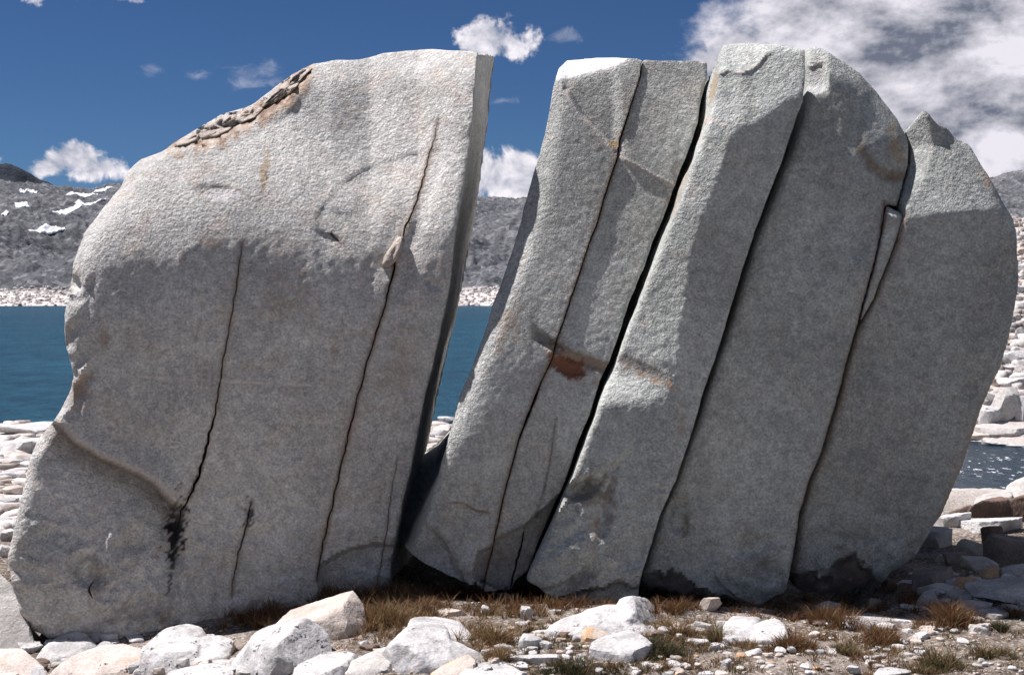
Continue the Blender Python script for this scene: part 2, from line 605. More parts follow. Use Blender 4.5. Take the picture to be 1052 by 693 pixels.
def mountain_material():
    k = NT('mountain_rock')
    P = k.pos
    sepx = k.n('ShaderNodeSeparateXYZ'); k.l(P, sepx.inputs[0])
    a = k.noise(P, 0.02, 6, 0.65, 0.6)
    b = k.noise(P, 0.34, 5, 0.75)
    c = k.mix(k.ramp(a, 0.36, 0.66), (0.085, 0.092, 0.103), (0.150, 0.155, 0.163))  # bluish tint puts the distance haze into the rock colour
    c = k.mix(1.0, c, k.mix(k.ramp(b, 0.32, 0.72), (0.55, 0.55, 0.56), (1.35, 1.34, 1.33)), 'MULTIPLY')
    v = k.voro(P, 0.22, 'F1', 'Color')
    sv = k.n('ShaderNodeSeparateColor'); k.l(v, sv.inputs[0])
    c = k.mix(k.math('MULTIPLY', k.ramp(sv.outputs[0], 0.78, 0.95), 0.4), c, (0.32, 0.32, 0.33))
    # washed pale granite along the shoreline
    zz = k.math('ADD', sepx.outputs[2], k.math('MULTIPLY', k.math('SUBTRACT', k.noise(P, 0.03, 5, 0.6), 0.5), 14))
    pale = k.mix(k.ramp(k.noise(P, 0.11, 5, 0.7), 0.48, 0.66), (0.66, 0.62, 0.585), (0.20, 0.17, 0.15))
    c = k.mix(k.ramp(zz, LAKE_Z + 8.5, LAKE_Z + 4.5), c, pale)
    nr = k.bump(k.noise(P, 0.30, 5, 0.75), 0.9, 1.5)
    return k.out(c, 0.95, nr, 0.1)


MROCK = mountain_material()
ysm = np.concatenate([np.linspace(640, 800, 110), np.linspace(802, 1400, 300), np.linspace(1405, 1700, 20)])
usm = np.concatenate([np.linspace(-0.9, -0.42, 30), np.linspace(-0.415, -0.20, 190), np.linspace(-0.195, -0.05, 40),
                      np.linspace(-0.045, 0.05, 90), np.linspace(0.055, 0.31, 60), np.linspace(0.315, 0.42, 100), np.linspace(0.43, 0.9, 30)])
mo = new_obj('mountain_slope', grid_mesh('mountain_slope', usm, ysm, lambda U, Y: U * Y, mountain_h), MROCK)
tag(mo, 'grey talus mountainside with a pale rocky shore across the lake', kind='structure')


def peak_h(x, y):
    u = x / y
    top = np.interp(u, [-0.7, -0.42, -0.375, -0.358, -0.350, -0.338, -0.32, -0.30, -0.2], [176, 170, 172, 171, 174, 184, 196, 214, 240])
    z = (285 - top) / FPX * 2300 + EYE_Z
    p = np.stack([x, y, np.zeros_like(x)], -1)
    return z - np.abs(y - 2300) * 0.7 + fbm(p * 0.02, 4, 0.6, 71, True) * 5


kd = NT('dark_peak_rock')
cd = kd.mix(kd.ramp(kd.noise(kd.pos, 0.02, 6, 0.7), 0.4, 0.65), (0.012, 0.018, 0.026), (0.032, 0.040, 0.052))
dark_rock = kd.out(cd, 0.95, kd.bump(kd.noise(kd.pos, 0.06, 5, 0.7), 1.0, 5.0), 0.1)
pk = new_obj('mountain_peak', grid_mesh('mountain_peak', np.linspace(-0.7, -0.26, 220), np.linspace(1950, 2600, 70), lambda U, Y: U * Y, peak_h), dark_rock)
tag(pk, 'dark blue grey summit behind the left mountainside', kind='structure')

# ---- snow patches on the far slope
ks = NT('snow')
snow = ks.out(ks.mix(ks.ramp(ks.noise(ks.pos, 0.2, 4), 0.35, 0.65), (0.86, 0.87, 0.89), (0.70, 0.72, 0.76)), 0.7, ks.bump(ks.noise(ks.pos, 0.5, 3), 0.4, 0.5), 0.3)


def mountain_hit(px, py):
    d = rays(px, py)
    Y = np.linspace(690, 1390, 2400)
    P = d[None, :] / d[1] * Y[:, None] + np.array([0, 0, EYE_Z])
    h = mountain_h(P[:, 0], P[:, 1])
    k = int(np.argmax(P[:, 2] <= h))
    return P[k] if P[k, 2] <= h[k] else P[-1]


def snow_patch(cx, cy, wpx, hpx, tilt, label, seed):
    n = 26
    xs = np.linspace(-1, 1, n); rows = np.linspace(-1, 1, 9)
    c0 = mountain_hit(cx, cy)
    V, F = [], []
    hw = wpx / 2 * c0[1] / FPX
    hd = hpx / 2 * c0[1] / FPX / 0.30           # seen obliquely along the slope
    for r in rows:
        for x in xs:
            e = math.sqrt(max(0.0, 1 - x * x)) * (0.75 + 0.5 * float(perlin(np.array([[x * 2.2, seed * 3.7, 0.5 * (r > 0)]]))[0]))
            X = c0[0] + x * hw
            Yy = c0[1] + r * e * hd - x * hw * math.tan(math.radians(tilt)) / 0.16 * 0.5
            V.append((X, Yy, 0))
    V = np.array(V)
    V[:, 2] = mountain_h(V[:, 0], V[:, 1]) + 1.2
    for j in range(8):
        for i in range(n - 1):
            a = j * n + i
            F.append((a, a + 1, a + 1 + n, a + n))
    o = new_obj('snow_patch', mesh_np('snow_patch', V, F), snow)
    md = o.modifiers.new('thick', 'SOLIDIFY'); md.thickness = 1.6; md.offset = -1
    tag(o, label, 'snow', 'snow patches on the far slope')


SNOWS = [(33, 197, 12, 3, 5, 'small snow patch highest on the left slope below the ridge'),
         (22, 211, 16, 4, 8, 'short snow patch left of the long streaks on the slope'),
         (85, 201, 34, 5, 5, 'long snow streak just under the ridge near the cumulus cloud'),
         (105, 196, 22, 4, -10, 'snow streak beside the tilted granite block on the ridge'),
         (93, 210, 28, 6, -8, 'broad snow patch under the long ridge streak'),
         (68, 219, 30, 4, -10, 'thin snow streak in mid slope below the broad patch'),
         (48, 238, 32, 4, -10, 'lowest narrow snow streak on the left mountainside'),
         (24, 198, 8, 2, 0, 'tiny snow fleck beneath the dark summit'),
         (5, 220, 7, 3, 0, 'tiny snow patch at the left edge of the photo')]
for i, s in enumerate(SNOWS):
    snow_patch(*s, i + 1)

# ------------------------------------------------------------------ the split boulder
MPX = 11.4 / FPX                 # metres in one pixel at the boulder
TONE_A = granite('granite_left', (0.540, 0.540, 0.508), (0.51, 0.44, 0.375), 1.0)
TONE_B = granite('granite_middle', (0.462, 0.480, 0.452), (0.43, 0.405, 0.355), 1.0)
TONE_C = granite('granite_right', (0.440, 0.468, 0.440), (0.41, 0.395, 0.345), 0.9)
TONE_G = granite('granite_end', (0.382, 0.408, 0.386), (0.36, 0.345, 0.305), 0.9)


def dense(pts, step=6.0):
    out = []
    n = len(pts)
    for i in range(n):
        a, b = np.array(pts[i], float), np.array(pts[(i + 1) % n], float)
        m = max(1, int(np.hypot(*(b - a)[:2]) / step))
        for j in range(m):
            out.append(a + (b - a) * j / m)
    return np.array(out)


def crack_cutter(pts, w, depth, Yf, relief, seed):
    """a thin wedge that follows a polyline on the face, w = widths in pixels"""
    P = np.array(pts, float)
    L = np.concatenate([[0], np.cumsum(np.hypot(*np.diff(P, axis=0).T))])
    s = np.arange(0, L[-1] + 2.5, 5.0); s[-1] = L[-1]
    x = np.interp(s, L, P[:, 0]); y = np.interp(s, L, P[:, 1])
    w = np.interp(s / L[-1], np.linspace(0, 1, len(w)), w)
    q = np.stack([s * 0.06, s * 0 + seed * 5.1, s * 0], -1)
    tx, ty = np.gradient(x), np.gradient(y); ln = np.hypot(tx, ty); nx, ny = -ty / ln, tx / ln
    j = fbm(q * 1.8, 4, 0.7, 3) * 1.5
    x, y = x + nx * j, y + ny * j
    w = np.maximum(w * (1 + 0.45 * perlin(q * 3, 8)), 0.35)
    w[0] = w[-1] = 0.15
    d = Yf + relief(x, y)
    rings = []
    for k, (dd, ws) in enumerate(((-0.12, 1.5), (depth, 0.25))):
        rings.append(unproj(x + nx * w * ws / 2, y + ny * w * ws / 2, d + dd))
        rings.append(unproj(x - nx * w * ws / 2, y - ny * w * ws / 2, d + dd))
    n = len(s)
    V = np.concatenate(rings)       # 0 front+, 1 front-, 2 back+, 3 back-
    F = []
    for i in range(n - 1):
        for a, b in ((0, 1), (1, 3), (3, 2), (2, 0)):
            F.append((a * n + i, b * n + i, b * n + i + 1, a * n + i + 1))
    F += [(0, 2 * n, 3 * n, n), (n - 1, 2 * n - 1, 4 * n - 1, 3 * n - 1)]
    me = mesh_np('cutter', V, F, False)
    bm = bmesh.new(); bm.from_mesh(me)
    bmesh.ops.recalc_face_normals(bm, faces=bm.faces); bm.to_mesh(me); bm.free()
    o = bpy.data.objects.new('cutter', me); SC.collection.objects.link(o)
    return o


def slab(name, outline, Yf, thick, relief, stains_shade, mat, label, cracks=(), back_rise=-0.35, voxel=0.021, seed=1, rough=1.0, swell=1.0, sink=0.10, group='slabs of the split boulder', cat='boulder'):
    """outline: (px, py[, back_dx]) clockwise on the front; relief(px, py) = metres the face lies behind Yf"""
    ctl = []                        # px, py, x and z at the back
    for p in outline:
        f = unproj(p[0], p[1], np.array(Yf))
        if len(p) == 4:             # the pixel at which the back edge shows
            bk = unproj(p[2], p[3], np.array(Yf + thick))
            ctl.append((p[0], p[1], bk[0], bk[2]))
        else:
            dz = -sink * float(ss(np.array(p[1]), 540, 590)) + back_rise * float(ss(-np.array(p[1]), -260, -60))
            ctl.append((p[0], p[1], f[0] + (p[2] if len(p) > 2 else 0.0), f[2] + dz))
    D = dense(ctl)
    q = np.stack([D[:, 0] * 0.035, D[:, 1] * 0.035, D[:, 0] * 0], -1)
    D[:, 0] += fbm(q * 2.2, 3, 0.65, 60) * 0.6; D[:, 1] += fbm(q * 2.2, 3, 0.65, 66) * 0.7
    D[:, 1] += fbm(q * 3.0, 4, 0.7, 69) * 5.0 * ss(D[:, 1], 580, 600)       # broken foot
    front = unproj(D[:, 0], D[:, 1], np.full(len(D), Yf))
    back = np.stack([D[:, 2], np.full(len(D), Yf + thick), D[:, 3]], -1)
    n = len(D)
    bm = bmesh.new()
    fv = [bm.verts.new(v) for v in front]; bv = [bm.verts.new(v) for v in back]
    caps = [bm.faces.new(fv), bm.faces.new(bv[::-1])]
    for i in range(n):
        j = (i + 1) % n
        bm.faces.new((fv[j], fv[i], bv[i], bv[j]))
    bmesh.ops.triangulate(bm, faces=caps)
    bmesh.ops.recalc_face_normals(bm, faces=bm.faces)
    me = bpy.data.meshes.new(name); bm.to_mesh(me); bm.free()
    o = new_obj(name, me)
    md = o.modifiers.new('remesh', 'REMESH'); md.mode = 'VOXEL'; md.voxel_size = voxel; md.use_smooth_shade = True
    me = bake_modifiers(o)
    V = get_co(me); Nn = get_no(me)
    t = np.clip((V[:, 1] - Yf) / thick, 0, 1)
    fx, fy = project(np.stack([V[:, 0], np.full(len(V), Yf), V[:, 2]], -1))
    rel = relief(fx, fy)
    facing = ss(-Nn[:, 1], 0.3, 0.8)
    # relief: broad swells, then lumps, then coarse grain, all on the real surface
    q = np.stack([fx * 0.012, fy * 0.012, V[:, 1] * 0.8], -1)
    rel = rel + fbm(q, 3, 0.45, seed) * 0.020 * swell
    rel = rel + (np.abs(fbm(np.stack([fx * 0.022, fy * 0.026, fx * 0], -1), 4, 0.55, seed + 40)) - 0.15) * 0.07 * ss(fy, 470, 590)
    gx, gy = fx * 0.83 + fy * 0.56, fy * 0.83 - fx * 0.56
    rel = rel + (fbm(np.stack([fx * 0.06, fy * 0.06, fx * 0], -1), 2, 0.5, seed + 2) * 0.0022 * swell +
                 fbm(np.stack([gx * 0.15, gy * 0.13, (fx + fy) * 0.07], -1), 3, 0.65, seed + 5) * 0.0036 * rough) * facing
    d = rays(fx, fy); d = d / d[:, 1:2]
    V = V + d * (rel * (1 - t))[:, None]
    side = (1 - facing) * ss(t, 0.03, 0.2)
    V = V - Nn * ((0.03 + 0.03 * fbm(V * 1.3, 4, 0.55, seed + 11)) * side)[:, None]
    set_co(me, V)
    for i, (cp, w, dep) in enumerate(cracks):
        c = crack_cutter(cp, w, dep, Yf, relief, seed + i)
        md = o.modifiers.new('cut', 'BOOLEAN'); md.operation = 'DIFFERENCE'; md.object = c
        md.solver = 'MANIFOLD'
        me = bake_modifiers(o)
        cm = c.data; bpy.data.objects.remove(c); bpy.data.meshes.remove(cm)
    me.materials.clear(); me.materials.append(mat)
    me.polygons.foreach_set('use_smooth', np.ones(len(me.polygons), bool))
    me.set_sharp_from_angle(angle=math.radians(40))
    V = get_co(me); Nn = get_no(me)
    px, py = project(V)
    C = np.zeros((len(V), 4)); C[:, :3] = 0.3
    q = np.stack([px, py, px * 0], -1)
    for col, m in stains_shade(px, py, q):
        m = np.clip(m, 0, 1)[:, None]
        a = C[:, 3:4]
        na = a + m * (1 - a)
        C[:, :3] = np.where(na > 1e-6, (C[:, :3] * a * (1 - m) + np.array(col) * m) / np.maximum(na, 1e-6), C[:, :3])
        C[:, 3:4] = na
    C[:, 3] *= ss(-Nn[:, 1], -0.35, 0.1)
    col_attr(me, 'stain_shade', C)
    # the origin goes to the foot of the slab
    b = Vector((float(V[:, 0].mean()), float(V[:, 1].mean()), float(V[:, 2].min())))
    me.transform(Matrix.Translation(-b)); o.location = b
    return tag(o, label, cat, group)


RUST, ORANGE, VEIN, BLACK, BROWN, TAN = (0.17, 0.055, 0.022), (0.34, 0.20, 0.06), (0.55, 0.50, 0.46), (0.012, 0.013, 0.014), (0.13, 0.085, 0.06), (0.40, 0.28, 0.19)

# ---------------- left block
A_OUT = [(504, 54, .04), (489, 52), (439, 50.5), (399, 54), (369, 61.5), (343, 62), (321, 66), (300, 76), (280, 91), (258, 108), (226, 118), (199, 134),
         (179, 146), (169, 154), (143, 164), (131, 176), (123, 193), (106, 212), (86, 239), (75, 268), (71, 302), (65, 323), (66, 351),
         (71, 368), (75.5, 386), (71, 403), (62, 420), (52, 436), (38, 451), (29.5, 472), (23.5, 500), (15, 537), (7, 574), (12, 605),
         (20, 631), (32, 648), (50, 657), (101, 672), (150, 672), (200, 664), (300, 640), (398, 624, 436, 624), (401, 584, 434, 584), (405, 557, 432, 557), (414, 514, 433, 514),
         (424, 470, 438, 470), (436.5, 406, 452, 408), (449, 354, 463, 358), (462, 292, 477, 296), (467, 242, 486, 245), (476, 189, 495, 190), (485, 130, 503, 128), (489, 71, 509, 70)]
A_OUT = [p for p in A_OUT if p[:2] not in ((504, 54),)]
A_OUT[0] = (490, 53, 510, 57)
ARC = [(322, 222), (330, 208), (345, 190), (362, 178), (380, 168), (410, 158), (430, 154), (449, 151)]
LEDGE = [(48, 430), (62, 436), (75, 452), (105, 470), (122, 477), (142, 486), (158, 496), (168, 506), (178, 516), (190, 520)]
FLAKE = [(172, 152), (195, 146), (215, 146), (235, 134), (258, 124), (276, 112), (296, 102), (300, 92), (318, 74)]
CR1 = [(249, 248), (244, 285), (240, 312), (237, 330), (229, 372), (222, 420), (213, 455), (207, 480), (197, 505), (187, 524), (182, 545)]
CR2 = [(450, 122), (446, 145), (441, 160), (435, 185), (424, 217), (414, 240), (406, 266), (404, 282), (393, 322), (376, 375), (362, 430), (350, 478), (341, 520), (331, 562), (325, 596)]
CR3 = [(259, 514), (256, 528), (252, 545), (246, 565), (241, 590), (238, 612)]
CR4 = [(409, 470), (402, 505), (397, 545), (392, 575), (386, 605)]


def rel_A(x, y):
    r = 0.0 + (x - 20) / 380 * 0.30
    yf = np.interp(x, [0, 75, 140, 200, 260, 330, 380, 430, 470, 520], [285, 262, 238, 228, 232, 246, 252, 232, 190, 150])
    r = r + 1.40 * MPX * sp(yf - y - 24, 38)
    ya = np.interp(x, [180, 250, 300, 340, 390, 450, 500], [60, 108, 146, 166, 168, 164, 158])
    wb = 1.0
    r = r - 0.80 * MPX * sp(ya - y, 12) * wb
    yt = np.interp(x, [280, 320, 360, 400, 440, 500], [92, 88, 83, 79, 78, 74])
    r = r + 0.85 * MPX * sp(yt - y, 5)
    r = r + 0.30 * MPX * sp(np.interp(x, [120, 180, 260, 300], [205, 172, 135, 110]) - y, 5) * (1 - ss(x, 270, 310))
    # rounded left flank
    xl = np.interp(y, [150, 176, 212, 239, 268, 302, 351, 386, 403, 436, 472, 537, 574, 605, 640], [165, 131, 106, 86, 75, 71, 66, 75, 71, 52, 30, 15, 7, 12, 26])
    r = r + 1.1 * MPX * sp(xl + np.interp(y, [230, 300], [17, 7]) - x, 3)
    r = r + 0.8 * MPX * sp(y - np.interp(x, [0, 20, 60, 120], [600, 625, 645, 668]), 6)
    # the proud right border and the arc scar
    sd = poly_sd(x, y, ARC)
    r = r + 0.022 * ss(sd, 0, 5) * np.exp(-np.clip(sd, 0, None) / 40) * ss(x, 318, 335) * (1 - ss(x, 446, 456)) * (sd > -1)
    r = r + 0.0
    cx = np.interp(y, [100, 160, 217, 266, 322], [455, 441, 424, 406, 393])
    r = r + 0.035 * np.exp(-((x - cx - 10) / 9) ** 2) * ss(y, 140, 190) * (1 - ss(y, 290, 320))
    r = r + 0.03 * ss(cx - x, 0, 3) * (1 - ss(cx - x, 8, 30)) * ss(y, 195, 230) * (1 - ss(y, 262, 300))
    # exfoliated crust along the upper left rim
    sf = poly_sd(x, y, FLAKE)
    m = ss(x, 168, 180) * (1 - ss(x, 316, 324))
    q = np.stack([x * 0.05, y * 0.09, x * 0], -1)
    r = r + (0.06 * ss(-sf, 0, 4) - 0.035 * ss(sf, 0, 3) * (1 - ss(sf, 4, 16))) * m
    r = r + np.abs(fbm(q, 3, 0.6, 77)) * 0.14 * ss(-sf, -12, 4) * m
    # ledge at the lower left
    sl = poly_sd(x, y, LEDGE)
    inl = 1 - ss(x, 180, 190)
    r = r + 0.30 * ss(sl, 0, 3.0) * np.exp(-np.clip(sl - 6, 0, None) / 75) * inl
    r = r - 0.05 * ss(-sl, -1, 2) * (1 - ss(-sl, 2, 34)) * inl
    r = r - 0.10 * ss(y, 470, 600) * (1 - ss(x, 120, 260))
    # chips along the left rim
    for cxx, cyy, rx, ry, dpt, an in ((74, 290, 15, 7, .13, 35), (79, 305, 10, 10, .05, 0), (218, 197, 24, 9, .02, 5),
                                  (90, 582, 20, 22, .035, 0), (108, 600, 14, 22, .03, 10), (150, 622, 30, 14, .04, -10), (100, 634, 18, 12, .04, 0), (52, 612, 9, 18, .03, 20),
                                  (338, 244, 16, 4, .02, 20), (446, 292, 14, 6, .03, 30), (352, 205, 22, 18, -.015, 0)):
        r = r + dpt * ss(blobm(x, y, cxx, cyy, rx, ry, an), 0, 0.45)
    r = r + 0.07 * MPX * sp(y - 280, 30)
    rim = np.clip(x - xl, 0, 60)
    qr = np.stack([x * 0.07, y * 0.05, x * 0], -1)
    r = r + np.abs(fbm(qr * 0.6, 2, 0.5, 83)) * 0.14 * (1 - ss(rim, 6, 30)) * ss(y, 270, 300) * (1 - ss(y, 420, 440))
    # undercut arch at the foot
    sa = poly_sd(x, y, [(328, 580), (345, 569), (362, 562), (385, 557), (408, 560)])
    r = r + 0.15 * ss(sa, 0, 2.5) * ss(x, 326, 336)
    r = r + 0.02 * ss(poly_sd(x, y, [(372, 553), (390, 551), (408, 553)]), 0, 2) * ss(x, 372, 380)
    return r


def st_A(x, y, q):
    n = fbm(q * 0.12, 4, 0.6, 21); n2 = fbm(q * 0.45, 3, 0.7, 22)
    yield TAN, 0.35 * np.exp(-poly_d(x, y, CR1) / 6) * (0.6 + n)
    yield TAN, 0.45 * np.exp(-poly_d(x, y, CR2) / 6) * (0.6 + n) * ss(y, 130, 200)
    yield BROWN, 0.75 * np.exp(-(poly_d(x, y, CR2) / 2.6) ** 2)
    yield BROWN, 0.55 * np.exp(-(poly_d(x, y, CR1) / 2.4) ** 2)
    yield BROWN, 0.6 * np.exp(-(poly_d(x, y, CR3) / 3) ** 2)
    yield BROWN, 0.4 * np.exp(-(poly_d(x, y, CR4) / 2) ** 2)
    yield TAN, 0.8 * ss(poly_d(x, y, FLAKE) + n * 10, 14, 2) * ss(x, 165, 180) * (1 - ss(x, 316, 330))
    yield BROWN, 0.7 * ss(poly_d(x, y, FLAKE) + n * 8 + 2, 6, 0)
    yield ORANGE, 0.5 * ss(blobs(x, y, 272, 175, 8, 30, 8) + n * 0.5, 0.3, 0.7)
    yield RUST, 0.4 * ss(blobs(x, y, 107, 350, 8, 18, 0) + n * 0.4, 0.2, 0.7)
    yield TAN, 0.5 * ss(blobs(x, y, 218, 250, 16, 10, 0) + n * 0.5, 0.2, 0.6)
    yield TAN, 0.6 * ss(blobs(x, y, 82, 400, 16, 34, 15) + n * 0.5, 0.2, 0.6)
    yield TAN, 0.30 * ss(blobs(x, y, 410, 375, 26, 90, 12) + n * 0.7, 0.3, 0.8)
    yield RUST, 0.35 * ss(blobs(x, y, 343, 360, 10, 10, 0) + n * 0.7, 0.3, 0.8)
    yield TAN, 0.30 * ss(blobs(x, y, 300, 300, 40, 60, 20) + n * 0.8, 0.45, 0.9)
    yield (0.68, 0.63, 0.58), 0.95 * ss(poly_d(x, y, [(98, 384), (160, 388), (222, 391), (262, 393), (330, 396)]) + n2, 2.6, 0.8) * (0.6 + n)
    yield (0.60, 0.58, 0.57), 0.7 * ss(blobs(x, y, 229, 199, 24, 8, 3), 0.02, 0.2)
    yield BROWN, 0.85 * ss(poly_d(x, y, [(205, 200), (215, 193), (232, 191), (248, 196), (258, 203)]) + n2 * 1.0, 1.6, 0.3)
    yield BROWN, 0.6 * ss(poly_d(x, y, [(275, 168), (274, 182), (266, 205)]) + n2, 1.4, 0.2)
    yield BLACK, 0.97 * ss(blobs(x, y, 180, 545, 14, 38, 7) + n2 * 0.75 + 0.05, 0.34, 0.46)
    yield BLACK, 0.8 * ss(poly_d(x, y, CR1[-4:] + [(178, 580), (172, 612)]) + n2 * 3, 2.6, 0.6)
    yield BLACK, 0.8 * ss(blobs(x, y, 257, 528, 8, 14, 8) + n2 * 0.8, 0.3, 0.5)
    yield BROWN, 0.7 * ss(poly_d(x, y, [(340, 240), (350, 249)]) + n, 3, 0.5)
    yield (0.60, 0.55, 0.49), 0.5 * ss(poly_sd(x, y, LEDGE) + n * 2, -9, -4) * ss(-poly_sd(x, y, LEDGE), 0, 2)  # paler lip: the lit edge of the ledge painted into the colour
    yield (0.12, 0.09, 0.065), 0.6 * ss(np.abs(poly_sd(x, y, LEDGE) - 2.5) + n * 1.5, 3.4, 1.0)  # brownish line under the ledge, darkened to paint the overhang's shade
    yield (0.22, 0.18, 0.15), 0.5 * ss(poly_sd(x, y, LEDGE) + n * 6, 1, 4) * (1 - ss(poly_sd(x, y, LEDGE) + n * 6, 6, 26)) * (x < 190)  # softer painted shade fading out below the overhang
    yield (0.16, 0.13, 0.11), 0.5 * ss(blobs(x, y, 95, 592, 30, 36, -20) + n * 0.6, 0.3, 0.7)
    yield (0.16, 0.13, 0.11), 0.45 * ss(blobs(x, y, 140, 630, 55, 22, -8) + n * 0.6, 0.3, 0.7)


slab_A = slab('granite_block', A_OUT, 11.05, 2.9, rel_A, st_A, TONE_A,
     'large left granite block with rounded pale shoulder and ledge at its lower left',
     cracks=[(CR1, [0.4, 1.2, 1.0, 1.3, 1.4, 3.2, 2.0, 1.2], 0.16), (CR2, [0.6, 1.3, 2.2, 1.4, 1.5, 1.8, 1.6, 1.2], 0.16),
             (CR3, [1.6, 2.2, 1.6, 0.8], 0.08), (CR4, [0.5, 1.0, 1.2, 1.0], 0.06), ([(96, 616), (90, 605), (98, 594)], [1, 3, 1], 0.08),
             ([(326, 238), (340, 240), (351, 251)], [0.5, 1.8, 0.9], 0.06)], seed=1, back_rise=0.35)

# ---------------- second slab
BR = [(660, 61), (657, 79), (648, 107), (636, 145), (633, 165.5), (624, 190), (612, 231), (603, 255), (594.5, 281.6), (584, 313), (572, 347), (567, 368),
      (555, 392.5), (549.5, 406), (541, 427), (532, 453), (525, 479), (519.6, 497), (514.5, 520.5), (508, 551), (506, 562), (498, 590), (496, 606)]
BGAP = [2.6, 3.0, 3.0, 3.2, 3.0, 2.6, 2.4, 2.2, 2.2, 2.2, 2.0, 2.0, 2.2, 6.0, 5.5, 3.0, 2.6, 2.4, 2.2, 2.0, 1.8, 1.6, 1.6]
BL = [(422, 568, -.8), (429, 554, -.75), (439, 529, -.5), (448, 497, -.16), (457, 463, -.02), (471, 410, -.0), (485, 378), (499, 340), (507.5, 309), (516, 288), (525, 261), (532, 240), (539, 210.6), (551, 169),
      (560, 138), (568.5, 89), (571, 81), (574, 70), (582, 61.6), (613.5, 59), (648, 59)]
B_OUT = BL + BR + [(479, 599.6), (461, 591), (437, 579)]
BVEIN = [(582, 95), (597, 120), (615, 138), (630, 154), (640, 163), (665, 177), (692, 191)]
XENO = [(536, 322), (548, 342), (566, 354), (585, 364), (606, 372), (628, 380), (641, 368), (664, 380), (684, 388)]


def rel_BC(x, y):
    """the faces of the second and third slab continue one another"""
    r = 0.0 * x
    yt = np.interp(x, [560, 571, 590, 606, 630, 648, 670, 700, 730], [84, 82, 80, 75, 69, 60, 56, 52, 50])
    r = r + 1.5 * MPX * sp(yt - y, 2.0)
    r = r + 0.25 * MPX * sp(410 - y, 30)
    r = r + 0.22 * MPX * sp(np.interp(x, [560, 630, 700, 740], [60, 90, 140, 165]) - y, 16)
    # the left border falls away towards the gap
    xb = np.interp(y, [60, 140, 210, 261, 309, 378, 450, 530], [584, 570, 556, 541, 520, 494, 462, 436])
    r = r + 0.85 * MPX * sp(xb + 4 - x, 3)
    sv = poly_sd(x, y, BVEIN[:4]); mv = (1 - ss(x, 628, 640)) * ss(x, 574, 584)
    r = r + 0.06 * ss(-sv, 0, 4) * (1 - ss(-sv, 10, 80)) * mv
    sv2 = poly_sd(x, y, BVEIN[3:])
    r = r - 0.012 * np.exp(-(sv2 / 2.0) ** 2) * ss(x, 636, 645)
    r = r - 0.014 * ss(-sv2, -2, 1) * (1 - ss(-sv2, 4, 60)) * ss(x, 636, 645) * (1 - ss(x, 690, 700)) + 0.0 * ss(sv2, 0, 3) * (1 - ss(sv2, 3, 40)) * ss(x, 636, 645) * (1 - ss(x, 690, 700))
    sx = poly_d(x, y, XENO)
    r = r + 0.030 * ss(7 - sx, 0, 4) * ss(x, 545, 556)
    r = r + 0.04 * ss(blobm(x, y, 583, 376, 22, 11, 20), 0, .4)
    # bulge and spalled underside
    su = poly_sd(x, y, [(420, 560), (440, 548), (458, 560), (470, 582), (481, 592), (491, 566), (506, 559), (514, 549), (538, 539), (546, 531), (560, 520), (575, 506), (600, 480)])
    r = r + (0.13 * ss(su, 0, 2.5) + 0.22 * MPX * np.clip(su, 0, 60)) * ss(x, 484, 492)
    sl = poly_sd(x, y, [(436, 535), (447, 545), (459, 559), (467, 576), (478, 596)])
    r = r + (0.08 * ss(sl, 0, 3) + 0.22 * MPX * np.clip(sl, 0, 30)) * (1 - ss(x, 476, 482))
    r = r + 0.03 * ss(poly_sd(x, y, [(464, 516), (478, 518), (490, 524), (502, 526)]), 0, 2) * (1 - ss(poly_sd(x, y, [(464, 516), (478, 518), (490, 524), (502, 526)]), 2, 26)) * ss(x, 462, 470) * (1 - ss(x, 500, 506))
    r = r - 0.05 * ss(blobm(x, y, 488, 470, 50, 90, 20), 0, 0.9)
    # overhanging lower half
    r = r + 0.05 * MPX * sp(y - 400, 40)
    return r


